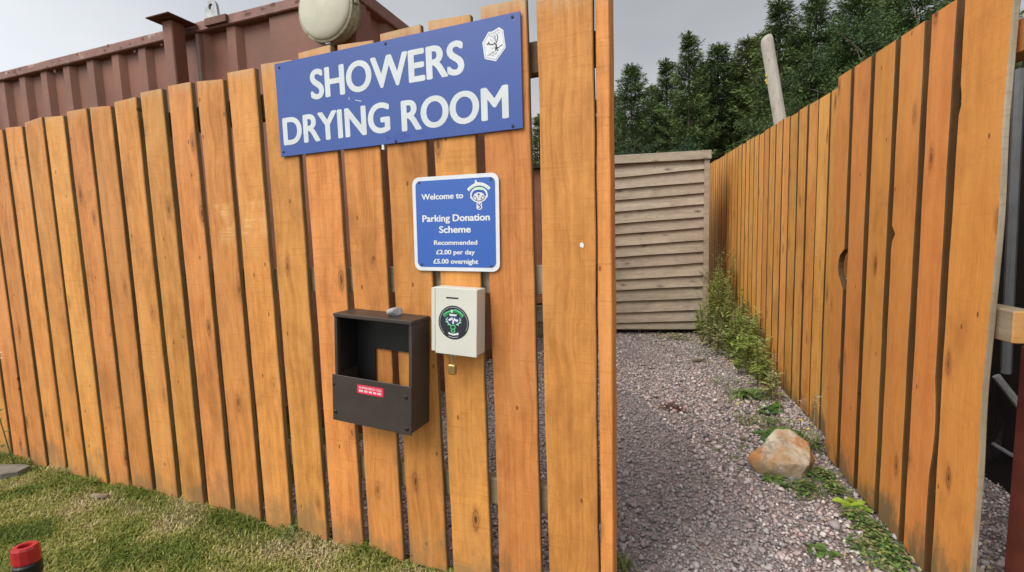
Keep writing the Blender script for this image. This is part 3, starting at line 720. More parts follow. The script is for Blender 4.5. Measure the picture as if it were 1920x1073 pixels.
# ================================================================== BOXES ON THE FENCE
def hung(name, label, cat, x, z, tilt, y=0.0):
    o = thing(name, label, cat, L2W(x, y, z), LA); o.rotation_euler = (0, tilt, LA); return o
lbox = hung('leaflet_box', 'open fronted dark brown metal box with a small red sticker', 'box', -0.4545, 0.742, math.radians(3.4), -0.0005)
W2, H2, D2 = 0.151, 0.181, 0.104
mb = MB(); th = 0.004
mb.box(-W2, -W2 + 0.012, -D2, -0.0, -H2, H2 - 0.0125, 0.001)                      # sides
mb.box(W2 - 0.012, W2, -D2, -0.0, -H2, H2 - 0.0125, 0.001)
mb.box(-W2 - 0.001, W2 + 0.001, -D2 - 0.003, -0.0, H2 - 0.012, H2, 0.0015)         # top
mb.box(-W2 + 0.0125, W2 - 0.0125, -D2 + 0.002, -0.0, -H2, -H2 + 0.004)            # bottom
mb.box(-W2 + 0.0125, W2 - 0.0125, -0.004, -0.0005, 0.05, H2 - 0.0125)             # upper back plate
mb.box(-W2 + 0.0125, -0.062, -0.004, -0.0005, -H2 + 0.0045, 0.0495)               # left back plate
mb.build('body', M_brownbox, lbox)
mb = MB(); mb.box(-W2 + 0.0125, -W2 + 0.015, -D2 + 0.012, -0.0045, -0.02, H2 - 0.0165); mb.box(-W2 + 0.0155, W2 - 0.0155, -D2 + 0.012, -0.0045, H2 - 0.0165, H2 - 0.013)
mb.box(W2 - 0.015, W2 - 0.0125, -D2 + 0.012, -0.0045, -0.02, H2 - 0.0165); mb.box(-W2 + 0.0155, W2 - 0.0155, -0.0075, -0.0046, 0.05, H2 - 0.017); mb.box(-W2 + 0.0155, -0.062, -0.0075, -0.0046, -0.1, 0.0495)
mb.build('shade_lining', M_black, lbox)  # black sheets added to paint in the shade inside the box
mb = MB(); mb.box(-W2 - 0.006, W2 + 0.003, -D2 - 0.0075, -D2 - 0.0035, -H2 - 0.004, -0.026, 0.001); mb.build('front_panel', M_brownbox, lbox)
yf = -D2 - 0.0075
mb = MB(); mb.box(-0.053, 0.049, yf - 0.0006, yf - 0.0001, -0.075, -0.046)
sk = mb.build('sticker', M_redst, lbox)
mb = MB(); add_text(mb, 'IN EMERGENCY CALL', -0.046, 0.043, -0.0585, 0.0070, yf - 0.001, 0.02)
xx = -0.046
for wd in (0.017, 0.013, 0.013, 0.012, 0.015):
    k = 3
    for j in range(k): mb.poly([(xx + wd * j / k, -0.0695), (xx + wd * (j + 0.72) / k, -0.0695), (xx + wd * (j + 0.72) / k, -0.0630), (xx + wd * j / k, -0.0630)], yf - 0.001, 0.0003)
    xx += wd + 0.0045
mb.build('lettering', M_white, sk)
for x, z in ((-0.145, -0.155), (0.137, -0.165), (0.134, -0.062), (-0.149, -0.060)):
    mb = MB(); screw(mb, x, z, yf, 0.0065 if x > 0 or z < -0.1 else 0.003, 0.004); mb.build('screw', M_screwdk, lbox)

def stone(name, mat, label, cat, loc, rx, ry, rz, seed, cuts=10, rot=0.0, sub=3):
    """angular stone: a ball cut by random planes"""
    import bmesh
    bm = bmesh.new(); bmesh.ops.create_icosphere(bm, subdivisions=sub + 1, radius=1.0)
    r = np.random.default_rng(seed); N = r.normal(size=(cuts, 3)); N /= np.linalg.norm(N, axis=1)[:, None]; D = r.uniform(0.58, 0.85, cuts)
    for v in bm.verts:
        p = np.array(v.co[:])
        for n_, d_ in zip(N, D):
            e = p @ n_ - d_
            if e > 0: p = p - n_ * e * 0.97
        v.co = Vector(p + r.normal(0, 0.006, 3))
    for v in bm.verts: v.co = Vector((v.co.x * rx, v.co.y * ry, v.co.z * rz))
    zmin = min(v.co.z for v in bm.verts)
    for v in bm.verts: v.co.z -= zmin
    for f in bm.faces: f.smooth = True
    me = bpy.data.meshes.new(name); bm.to_mesh(me); bm.free(); me.materials.append(mat)
    o = bpy.data.objects.new(name, me); COL.objects.link(o); o.location = loc; o.rotation_euler = (0, 0, rot)
    return tag(o, label, cat)
top_z = 0.742 + 0.181
stone('stone', M_pebble, 'small grey stone resting on top of the brown metal box', 'stone', L2W(-0.392, -0.052, top_z - 0.0045), 0.027, 0.02, 0.017, 4, 8, 0.3, 2)

wbox = hung('donation_box', 'white metal donation box with a round black sticker and coin slot', 'box', -0.170, 0.911, math.radians(3.0), -0.0005)
mb = MB(); mb.box(-0.077, 0.077, -0.058, -0.0, -0.1035, 0.101, 0.0025); mb.build('body', M_box, wbox)
mb = MB(); mb.box(-0.0785, -0.0655, -0.0635, -0.0585, -0.100, 0.0995, 0.001); mb.box(-0.0645, 0.0785, -0.0640, -0.0585, -0.106, 0.1025, 0.0015)
mb.build('door', M_box, wbox)
mb = MB(); mb.poly([(-0.026, 0.0695), (0.016, 0.0695), (0.016, 0.0740), (-0.026, 0.0740)], -0.0646, 0.0006); mb.build('coin_slot', M_ink, wbox)
mb = MB(); mb.disc(0.0, -0.004, 0.0525, 0.0525, -0.0647, 40, 0.0007); ds = mb.build('sticker', M_ink, wbox)
Dm = lambda a, b: ((a - 505) / 415 * 0.0525, -0.004 - (b - 535) / 470 * 0.0525 + (a - 505) / 415 * 0.0525 * 0.12)
mb = MB()
mb.stroke([(0.0475 * math.cos(math.radians(a)), -0.004 + 0.0475 * math.sin(math.radians(a))) for a in range(-28, 235, 8)], 0.0012, -0.0652)
mb.stroke([Dm(*p) for p in ((370, 905), (490, 950), (635, 940))], 0.002, -0.0652)
mb.build('print', M_inkgrey, ds)
mb = MB()
mb.stroke([Dm(*p) for p in ((240, 330), (330, 265), (450, 225), (560, 215), (670, 280), (755, 380))], 0.0098, -0.0652)
for c_, r_ in (((490, 665), 62), ((495, 760), 48)):
    mb.stroke([Dm(c_[0] + r_ * math.cos(math.radians(a)), c_[1] + r_ * math.sin(math.radians(a))) for a in range(0, 361, 24)], 0.0030, -0.0652)
mb.build('print', M_green, ds)
mb = MB(); mb.stroke([Dm(*p) for p in ((255, 328), (340, 275), (450, 240), (560, 232), (660, 290), (738, 372))], 0.0048, -0.0655)
mb.build('print', plain('dark_green_print', (0.02, 0.16, 0.05), 0.4), ds)
mb = MB()
for s_ in ([(430, 610), (360, 540), (320, 440), (340, 380)], [(360, 540), (290, 480)], [(395, 575), (350, 590)], [(340, 470), (295, 420)], [(570, 600), (650, 560), (690, 480), (670, 410)], [(650, 560), (715, 540)], [(680, 490), (715, 460)], [(600, 590), (650, 620)]):
    mb.stroke([Dm(*p) for p in s_], 0.0026, -0.0652)
mb.build('print', M_teal, ds)
mb = MB(); mb.poly([Dm(*p) for p in ((345, 400), (400, 360), (600, 365), (650, 410), (640, 490), (510, 600), (380, 510))], -0.0650, 0.0003); mb.build('print', M_navy, ds)
mb = MB()
mb.poly([Dm(*p) for p in ((395, 285), (405, 345), (580, 360), (600, 315), (500, 300))], -0.0656)
mb.poly([Dm(*p) for p in ((365, 430), (480, 385), (480, 455), (380, 490))], -0.0656); mb.poly([Dm(*p) for p in ((520, 390), (560, 440), (640, 465), (610, 530), (510, 470))], -0.0656)
mb.poly([Dm(*p) for p in ((485, 440), (520, 450), (520, 570), (470, 560))], -0.06575)
mb.poly([Dm(*p) for p in ((360, 840), (385, 785), (420, 825), (510, 845), (600, 830), (630, 805), (650, 880), (500, 895))], -0.0656)
mb.poly([Dm(*p) for p in ((440, 160), (490, 215), (480, 255), (440, 250))], -0.0659)
mb.build('print', M_white, ds)

pad = hung('padlock', 'small brass padlock hanging under the white donation box', 'padlock', -0.1875, 0.805, math.radians(3), -0.050)
mb = MB(); mb.box(-0.0135, 0.0135, -0.007, 0.007, -0.066, -0.034, 0.003); mb.build('body', M_brass, pad)
mb = MB(); mb.tube([(-0.009, 0, -0.0345)] + [(-0.009 * math.cos(math.radians(a)), 0, -0.008 + 0.010 * math.sin(math.radians(a))) for a in range(0, 181, 20)] + [(0.009, 0, -0.0345)], 0.0024, 8); mb.build('shackle', M_chrome, pad)
mb = MB(); mb.box(-0.004, 0.004, -0.004, 0.004, -0.008, 0.0065); mb.build('hasp', M_chrome, pad)

# ================================================================== SHIPPING CONTAINER
CA = math.radians(-19.2); CO = np.array([-0.828, 2.727, 0.0])
CU = np.array([math.cos(CA), math.sin(CA), 0]); CN = np.array([-CU[1], CU[0], 0])
def on_cont(px, py, d=0.0):
    P = CO - CN * d; X = on_plane(px, py, P, CN); return (X - CO) @ CU, X[2]
cont = thing('shipping_container', 'reddish brown corrugated steel container standing behind the signed fence', 'container', CO, CA)
TOP = 2.60
mb = MB()
xs = []
# corrugated long side: outward ribs, flat sheet near the corner
prof = [(-6.0, 0.045)]
x = -5.9
flat_from = on_cont(505, 80)[0]
while x < flat_from - 0.30:
    prof += [(x, 0.045), (x + 0.035, 0.010), (x + 0.105, 0.010), (x + 0.14, 0.045)]; x += 0.272
prof += [(flat_from - 0.01, 0.045), (flat_from, 0.012), (-0.02, 0.012)]
a = [mb.vert((p, q, 0.12)) for p, q in prof]; b = [mb.vert((p, q, TOP - 0.05)) for p, q in prof]
for i in range(len(prof) - 1): mb.face((a[i], a[i + 1], b[i + 1], b[i]))
mb.build('wall', M_cont, cont)
mb = MB()   # end wall, back wall
prof = [(0.02, -0.012)]; y = 0.16
while y < 2.3:
    prof += [(y, -0.012), (y + 0.035, -0.045), (y + 0.12, -0.045), (y + 0.155, -0.012)]; y += 0.29
prof += [(2.42, -0.012)]
a = [mb.vert((q, p, 0.12)) for p, q in prof]; b = [mb.vert((q, p, TOP - 0.05)) for p, q in prof]
for i in range(len(prof) - 1): mb.face((a[i], a[i + 1], b[i + 1], b[i]))
mb.build('wall', M_cont, cont)
mb = MB(); mb.box(-6.0, -0.03, 2.40, 2.43, 0.12, TOP - 0.05); mb.box(-6.0, -5.97, 0.05, 2.4, 0.12, TOP - 0.05); mb.build('wall', M_cont, cont)
mb = MB(); mb.box(-6.0, -0.002, 0.004, 2.436, TOP - 0.045, TOP - 0.004); mb.build('roof', M_contdk, cont)
mb = MB(); mb.box(-6.0, 0.004, -0.012, 0.055, TOP - 0.062, TOP, 0.006)
mb.build('top_rail', M_rail_rust, cont)
mb = MB(); mb.box(-0.055, 0.012, 0.056, 2.44, TOP - 0.075, TOP, 0.006); mb.build('top_rail', M_rail_rust, cont)
mb = MB(); mb.box(-0.10, 0.006, -0.006, 0.10, 0.0, TOP - 0.078, 0.006); mb.build('corner_post', M_cont, cont)
mb = MB(); mb.box(-6.0, -0.11, -0.008, 0.06, 0.0, 0.13, 0.006); mb.box(-0.06, 0.008, 0.11, 2.44, 0.0, 0.13, 0.006); mb.build('bottom_rail', M_contdk, cont)
# seam strip coloured pale as a painted highlight, flaked spots
sx = on_cont(374, 110)[0]
mb = MB(); mb.box(sx - 0.012, sx + 0.010, -0.004, 0.044, 0.14, TOP - 0.066); mb.build('seam_highlight', plain('pale_highlight', (0.30, 0.20, 0.17), 0.6), cont)
# lifting lug
lx, _ = on_cont(395, 40)
mb = MB()
import itertools
ring_o = [(lx - 0.055, TOP + 0.004), (lx + 0.055, TOP + 0.004), (lx + 0.05, TOP + 0.055)] + [(lx + 0.048 * math.cos(math.radians(a)), TOP + 0.075 + 0.048 * math.sin(math.radians(a))) for a in range(10, 171, 20)] + [(lx - 0.05, TOP + 0.055)]
hole = [(lx + 0.019 * math.cos(math.radians(a)), TOP + 0.08 + 0.019 * math.sin(math.radians(a))) for a in range(-90, 270, 360 // len(ring_o))][:len(ring_o)]
c0 = math.atan2(ring_o[0][1] - TOP - 0.08, ring_o[0][0] - lx)
hole = [(lx + 0.019 * math.cos(math.atan2(z_ - TOP - 0.08, x_ - lx)), TOP + 0.08 + 0.019 * math.sin(math.atan2(z_ - TOP - 0.08, x_ - lx))) for x_, z_ in ring_o]
n = len(ring_o)
fo = [mb.vert((p, 0.008, q)) for p, q in ring_o]; fi = [mb.vert((p, 0.008, q)) for p, q in hole]
bo = [mb.vert((p, 0.026, q)) for p, q in ring_o]; bi = [mb.vert((p, 0.026, q)) for p, q in hole]
for i in range(n):
    j = (i + 1) % n
    mb.face((fo[i], fo[j], fi[j], fi[i])); mb.face((bo[j], bo[i], bi[i], bi[j])); mb.face((fo[j], fo[i], bo[i], bo[j])); mb.face((fi[i], fi[j], bi[j], bi[i]))
mb.build('lifting_lug', M_galv, cont)
mb = MB(); mb.box(lx - 0.02, lx + 0.16, -0.03, -0.0125, TOP - 0.05, TOP - 0.004, 0.003); mb.build('lug_plate', M_contdk, cont)
# bare and rusty flakes along the rail
rr = random.Random(3)
for k in range(26):
    mb = MB()
    x = rr.uniform(-3.4, -0.35); z = TOP - 0.03 + rr.uniform(-0.022, 0.022); s_ = rr.uniform(0.006, 0.02)
    mb.poly([(x + s_ * math.cos(t_) * rr.uniform(.5, 1.3), z + s_ * 0.6 * math.sin(t_) * rr.uniform(.5, 1.3)) for t_ in [j * 6.283 / 7 for j in range(7)]], -0.0128, 0.0006)
    mb.build('rust_flake', M_contdk, cont)
for px, py in ((100, 133), (75, 128), (250, 95), (270, 88), (300, 82)):
    mb = MB(); x, z = on_cont(px, py); s_ = 0.016
    mb.poly([(x + s_ * math.cos(t_) * rr.uniform(.5, 1.3), z + s_ * math.sin(t_) * rr.uniform(.5, 1.3)) for t_ in [j * 6.283 / 7 for j in range(7)]], 0.0085, 0.0006)
    mb.build('rust_flake', M_contdk, cont)

# steel bracket post in front of the container
px0, pz0 = on_cont(326, 60, 0.10)
P0 = CO + CU * px0 - CN * 0.10
post = thing('steel_post', 'brown steel box post with a flat cap plate in front of the container', 'post', (P0[0], P0[1], 0), CA)
mb = MB(); mb.box(-0.043, 0.043, -0.043, 0.043, 0.0, 2.572, 0.006); mb.build('column', M_cont, post)
mb = MB(); mb.box(-0.098, 0.098, -0.10, 0.085, 2.573, 2.581, 0.002); mb.build('cap_plate', M_contdk, post)

# round lamp on the container
lx, lz = on_cont(617, 20, 0.06)
lam = thing('wall_lamp', 'round cream bulkhead lamp on the brown container above the blue sign', 'lamp', CO + CU * lx - CN * 0.0 + np.array([0, 0, lz]), CA)
Mx = Matrix.Rotation(math.pi / 2, 4, 'X')
R = 0.182
mb = MB(); mb.lathe([(R * 0.86, -0.012), (R * 0.95, 0.02), (R * 0.95, 0.055)], 40, Mx); mb.build('housing', M_rim, lam, True)
mb = MB(); mb.lathe([(R * 0.96, 0.055), (R, 0.058), (R, 0.072), (R * 0.96, 0.076), (R * 0.99, 0.08), (R * 0.99, 0.094), (R * 0.94, 0.098)], 40, Mx); mb.build('clamp_ring', M_rim, lam)
mb = MB(); mb.lathe([(R * 0.93, 0.0975)] + [(R * 0.93 * math.cos(math.radians(a)), 0.0975 + 0.03 * math.sin(math.radians(a))) for a in range(10, 90, 10)] + [(0.004, 0.1276)], 40, Mx); mb.build('lens', M_cream, lam, True)
mb = MB(); mb.tube([(0.0, -0.07, -R * 1.0), (0.0, -0.07, -R * 1.10)], 0.009, 8); mb.box(-0.018, 0.018, -0.09, -0.058, -R * 1.04, -R * 0.985, 0.003); mb.build('clamp_bolt', M_galv, lam)
mb = MB(); mb.box(-R * 0.92, -R * 0.60, -0.08, -0.05, R * 0.66, R * 0.85, 0.004, ); mb.build('hinge', M_rim, lam)
mb = MB(); mb.box(R * 0.985, R * 1.07, -0.082, -0.05, -0.006, 0.05, 0.004); mb.build('latch', M_rim, lam)

# ================================================================== SHED AT THE END OF THE PATH
S1 = on_ground(1143, 627); S2 = on_ground(1310, 627)
SA = math.atan2(S2[1] - S1[1], S2[0] - S1[0]); SU = np.array([math.cos(SA), math.sin(SA), 0]); SN = np.array([-SU[1], SU[0], 0])
def on_shed(px, py): X = on_plane(px, py, S1, SN); return (X - S1) @ SU, X[2]
shed = thing('garden_shed', 'weathered brown shed of sloping lapped boards at the end of the path', 'shed', S1, SA)
xR = on_shed(1318, 400)[0]; xE = on_shed(1328, 400)[0]; xl0 = -0.20
c6 = lambda y: 260 + y / 1.788
lefts = [97, 135, 172, 210, 248, 287, 323, 362, 398, 436, 473, 508, 545, 583, 617]
rights = [66, 103, 147, 183, 220, 263, 298, 340, 378, 415, 457, 493, 533, 572, 608]
zl = [on_shed(1143.6, c6(y))[1] for y in lefts] + [0.072]; zr = [on_shed(1318, c6(y))[1] for y in rights] + [0.072]
zf0 = on_shed(1230, 289)[1]; zf1 = on_shed(1230, 305)[1]
mb = MB()
for i in range(len(zl)):
    mb.cs = 0.13 + i * 0.087
    k = xl0 / xR
    bl, br = zl[i] + (zl[i] - zr[i]) * (-k), zr[i]
    tl, tr = (zl[i - 1] + (zl[i - 1] - zr[i - 1]) * (-k), zr[i - 1]) if i else (bl + 0.16, br + 0.14)
    tl += 0.022; tr += 0.022
    nseg = 8; rings = []
    for s in range(nseg + 1):
        f = s / nseg; x = xl0 + (xR - xl0) * f; w = 0.0012 * math.sin(x * 7 + i * 2.1)
        zb_, zt_ = bl + (br - bl) * f + w, tl + (tr - tl) * f
        zt_ = min(zt_, zf1 + 0.012)
        if zb_ > zt_ - 0.01: zb_ = zt_ - 0.01
        rings.append([(x, -0.045, zb_), (x, -0.022, zb_ - 0.0005), (x, 0.004, zt_), (x, -0.004, zt_)])
    mb.loft(rings)
mb.build('siding', M_siding, shed)
mb = MB(); mb.cs = 0.4; mb.box(xl0, xE - 0.01, 0.005, 0.03, 0.05, zf1); mb.box(xl0, xl0 + 0.03, 0.031, 1.6, 0.05, zf1); mb.box(xE - 0.04, xE - 0.01, 0.031, 1.6, 0.05, zf1); mb.box(xl0 + 0.031, xE - 0.041, 1.57, 1.6, 0.05, zf1); mb.build('wall', M_siding, shed)
zf0 = on_shed(1230, 289)[1]; zf1 = on_shed(1230, 305)[1]
mb = MB(); mb.cs = 0.6; mb.box(xl0 - 0.03, xE + 0.012, -0.070, -0.0475, zf1, zf0, 0.003); mb.build('fascia', M_siding, shed)
mb = MB(); mb.cs = 0.7; mb.box(xR + 0.0005, xE, -0.046, 0.004, 0.05, zf1 - 0.002, 0.002); mb.build('corner_trim', M_siding, shed)
mb = MB(); mb.box(xl0 - 0.03, xE + 0.012, -0.047, 1.65, zf1 + 0.02, zf0 - 0.006); mb.build('roof', plain('roofing_felt', (0.06, 0.06, 0.055), 0.9), shed)
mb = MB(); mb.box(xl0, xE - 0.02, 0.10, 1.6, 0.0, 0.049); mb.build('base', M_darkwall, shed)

# ================================================================== THINGS SEEN THROUGH THE GAPS
hut = thing('wooden_hut', 'red brown painted hut seen through the gap beside the wide fence board', 'hut', (-0.75, 7.7, 0), 0)
mb = MB()
for k in range(12): mb.cs = k * .1; mb.box(k * 0.13, k * 0.13 + 0.127, 0.0, 0.02, 0.1, 2.3)
mb.box(0, 0.02, 0.021, 1.5, 0.1, 2.3); mb.box(1.537, 1.557, 0.021, 1.5, 0.1, 2.3); mb.box(0, 1.557, 1.501, 1.52, 0.1, 2.3)
mb.build('wall', M_hut, hut)
mb = MB(); mb.box(-0.08, 1.64, -0.1, 1.6, 2.301, 2.36, 0.004); mb.build('roof', M_darkwall, hut)
for k, (z0, z1, lab) in enumerate(((0.01, 0.20, 'grey timber sleeper lying on the gravel behind the signed fence'), (0.203, 0.39, 'grey timber sleeper stacked on top of another behind the signed fence'))):
    o = thing('timber_sleeper', lab, 'sleeper', (-1.25 + 0.04 * k, 5.35, 0), -0.02 * k)
    mb = MB(); mb.cs = 0.3 + k * .2; mb.box(0, 2.1, 0, 0.1, z0, z1, 0.006); ob = mb.build('timber', M_plank, o)

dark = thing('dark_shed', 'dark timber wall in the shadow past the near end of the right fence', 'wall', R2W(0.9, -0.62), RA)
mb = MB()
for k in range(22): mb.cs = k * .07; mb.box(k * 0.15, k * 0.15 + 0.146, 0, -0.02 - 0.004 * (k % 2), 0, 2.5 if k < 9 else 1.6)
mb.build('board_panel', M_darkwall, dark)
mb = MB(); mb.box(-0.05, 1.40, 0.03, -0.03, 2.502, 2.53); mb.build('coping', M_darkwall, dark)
q = at_depth(1921, 900, 1.30)
rp = thing('steel_post', 'dark red painted upright post at the bottom right corner', 'post', (q[0] + 0.055, q[1] - 0.005, 0), 0.0)
mb = MB(); mb.box(-0.05, 0.05, -0.05, 0.05, 0.012, 0.80, 0.006); mb.build('column', M_redpost, rp)
mb = MB(); mb.box(-0.075, 0.075, -0.075, 0.075, 0.0, 0.0115, 0.001); mb.build('base_plate', M_redpost, rp)
gf = thing('metal_frame', 'grey metal frame with a slanting brace in the dark gap past the fence end', 'frame', (0, 0, 0))
def w_(px, py, Y): return tuple(at_depth(px, py, Y))
mb = MB(); mb.tube([w_(1912, 130, 1.85), w_(1898, 420, 1.85), w_(1886, 700, 1.85)], 0.017, 8); mb.build('upright', plain('dull_grey_paint', (0.16, 0.165, 0.17), 0.5, 0.3), gf)
mb = MB(); mb.tube([w_(1868, 705, 1.85), w_(1935, 790, 1.80)], 0.014, 8); mb.build('brace', M_galv, gf)
mb = MB(); mb.tube([w_(1862, 832, 1.9), w_(1940, 880, 1.85)], 0.008, 8); mb.build('brace', M_galv, gf)
q = at_depth(1885, 950, 2.0)
stone('sack', M_bag, 'black plastic sack slumped in the dark gap past the fence end', 'sack', (q[0] + 0.06, q[1], 0.0), 0.19, 0.2, 0.26, 31, 14)

# ================================================================== SMALL THINGS ON THE GROUND
q = on_ground(1478, 898)
def boulder(loc):
    import bmesh
    bm = bmesh.new()
    for p in ((-.140, .0, .075), (-.105, -.035, .0), (.015, -.095, -.01), (.115, -.03, -.01), (.135, .0, .075), (-.015, .02, .200), (.045, .03, .195), (.108, .0, .135), (0, .12, 0), (-.08, .08, .02), (.02, .10, .13), (-.045, -.075, .085), (.06, -.085, .075), (-.085, -.02, .135)):
        bm.verts.new(p)
    bmesh.ops.convex_hull(bm, input=bm.verts[:])
    bmesh.ops.bevel(bm, geom=bm.edges[:], offset=0.006, segments=2, affect='EDGES', profile=0.75)
    bmesh.ops.triangulate(bm, faces=bm.faces[:])
    bmesh.ops.subdivide_edges(bm, edges=[e for e in bm.edges if e.calc_length() > .02], cuts=3, use_grid_fill=True)
    bmesh.ops.triangulate(bm, faces=bm.faces[:])
    from mathutils import noise
    for v in bm.verts:
        v.co += v.normal * (noise.noise(v.co * 13) * 0.013 + noise.noise(v.co * 45) * 0.006)
    for f in bm.faces: f.smooth = True
    me = bpy.data.meshes.new('boulder'); bm.to_mesh(me); bm.free(); me.materials.append(M_rock)
    o = bpy.data.objects.new('boulder', me); COL.objects.link(o); o.location = loc
    return tag(o, 'angular ochre and cream boulder sitting on the gravel beside the right fence', 'boulder')
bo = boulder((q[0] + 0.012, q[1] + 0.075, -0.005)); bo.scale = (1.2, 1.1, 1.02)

q = on_ground(20, 900)
o = thing('plank', 'short grey weathered plank lying at the grass edge on the far left', 'plank', (q[0] - 0.13, q[1] + 0.02, 0.012), math.radians(-6))
mb = MB(); mb.cs = .2
mb.loft([[(x, -0.05 + dy, 0), (x, 0.06, 0), (x, 0.06, 0.035 + dz), (x, -0.05 + dy, 0.03 + dz)] for x, dy, dz in ((-0.45, 0, 0), (-0.2, 0.004, 0.002), (0.0, 0, 0), (0.12, 0.01, 0.004), (0.17, 0.05, 0.0))]); mb.build('board', M_plank, o)
q = on_ground(187, 938)
o = thing('wood_chip', 'small pale splinter of wood lying on the grass by the fence foot', 'wood chip', (q[0], q[1], 0.018), -0.1)
mb = MB(); mb.cs = .7; mb.loft([[(x, -w, 0), (x, w, 0), (x, w, 0.009), (x, -w, 0.011)] for x, w in ((-0.045, 0.004), (-0.02, 0.010), (0.02, 0.011), (0.045, 0.006))]); mb.build('splinter', M_raw, o)
q = on_ground(1308, 680)
o = thing('wood_chip', 'pale broken bit of wood lying on the gravel near the shed', 'wood chip', (q[0], q[1], 0.02), 0.2)
mb = MB(); mb.cs = .3; mb.loft([[(x, -w, 0), (x, w, 0), (x, w, 0.012), (x, -w, 0.016)] for x, w in ((-0.06, 0.008), (-0.02, 0.022), (0.03, 0.02), (0.07, 0.006))]); mb.build('splinter', M_raw, o)

# red capped black tube in the bottom left corner
q = at_depth(50, 1048, 1.12)
tubeo = thing('marker_tube', 'black plastic tube with a hollow red faceted cap at the bottom left', 'tube', (q[0], q[1], 0.0), 0.3)
zc = q[2]; tubeo.scale = (0.82, 0.82, 1.0)
mb = MB(); mb.lathe([(0.036, 0.0), (0.036, zc - 0.16), (0.030, zc - 0.15), (0.030, zc - 0.045), (0.034, zc - 0.04), (0.034, zc - 0.012), (0.030, zc - 0.008)], 24); mb.build('tube', M_black, tubeo)
mb = MB()
def hexr(r, z, sq=0.82): return [(r * math.cos(2 * math.pi * k / 12) * (1 + 0.03 * (k % 2)), sq * r * math.sin(2 * math.pi * k / 12) * (1 + 0.03 * (k % 2)), z) for k in range(12)]
zt = zc + 0.036
mb.loft([hexr(0.033, zc - 0.0075), hexr(0.0345, zc - 0.003), hexr(0.0335, zt - 0.006), hexr(0.030, zt), hexr(0.0185, zt), hexr(0.0175, zt - 0.003), hexr(0.0165, zt - 0.02), hexr(0.002, zt - 0.0205)]); mb.build('cap', M_red, tubeo)
mb = MB(); mb.box(-0.046, -0.036, -0.012, 0.012, zc - 0.10, zc - 0.035, 0.003); mb.build('clip', M_red, tubeo)

# leaning grey post behind the right fence
bt = at_depth(1462, 225, 4.9); tp = at_depth(1437, 72, 4.9)
dirv = (tp - bt) / np.linalg.norm(tp - bt)
lo_ = bt - dirv * (bt[2] / dirv[2])
gpz = thing('wooden_post', 'leaning grey wooden post sticking up behind the right fence', 'post', tuple(lo_), 0)
mb = MB(); mb.cs = 0.5
L_ = np.linalg.norm(tp - lo_); zq = Vector(dirv).to_track_quat('Z', 'Y').to_matrix().to_4x4()
rings = [[(0.066 * math.cos(2 * math.pi * k / 14) * s_, 0.056 * math.sin(2 * math.pi * k / 14) * s_, z + (0.02 * math.cos(2 * math.pi * k / 14) if z > L_ - 0.08 else 0)) for k in range(14)] for z, s_ in [(L_ * i / 10, 1 + 0.012 * math.sin(i * 2)) for i in range(10)] + [(L_ - 0.03, 1.0), (L_, 0.86)]]
mb.loft(rings, zq); mb.build('timber', M_grey, gpz)
mb = MB(); lc = plain('yellow_lichen', (0.55, 0.42, 0.05), 0.9, var=0.3, scale=40)
for zz, aa in ((L_ - 0.40, -1.9), (L_ - 0.43, -1.7), (L_ - 1.02, -1.8), (L_ - 0.36, -1.5)):
    mb = MB(); c_ = zq @ Vector((0.067 * math.cos(aa), 0.057 * math.sin(aa), zz)); mb.lathe([(0.017, -0.004), (0.015, 0.003), (0.004, 0.006)], 8, Matrix.Translation(c_) @ Vector((math.cos(aa), math.sin(aa), 0)).to_track_quat('Z', 'Y').to_matrix().to_4x4()); mb.build('lichen', lc, gpz)

# ================================================================== WEEDS
def leaf(mb, base, d, up, L, w, col, droop=0.3, n=3, fold=0.25):
    """pointed folded leaf"""
    d = Vector(d).normalized(); up = Vector(up); s = d.cross(up)
    if s.length < 1e-3: s = d.cross(Vector((1, 0, 0)))
    s.normalize(); u = s.cross(d)
    mb.cc = col; mid, le, ri = [], [], []
    for i in range(n + 2):
        f = i / (n + 1); p = Vector(base) + d * (L * f) - Vector((0, 0, 1)) * (droop * L * f * f)
        ww = w * math.sin(math.pi * min(1, f * 0.92 + 0.08)) ** 0.8 if i <= n else 0
        mid.append(mb.vert(p))
        if 0 < i <= n: le.append(mb.vert(p + s * ww + u * ww * fold)); ri.append(mb.vert(p - s * ww + u * ww * fold))
        else: le.append(mid[-1]); ri.append(mid[-1])
    for i in range(n + 1):
        for a, b in ((mid, le), (ri, mid)):
            f = []
            for q_ in (a[i], a[i + 1], b[i + 1], b[i]):
                if q_ not in f: f.append(q_)
            if len(f) > 2: mb.face(f)
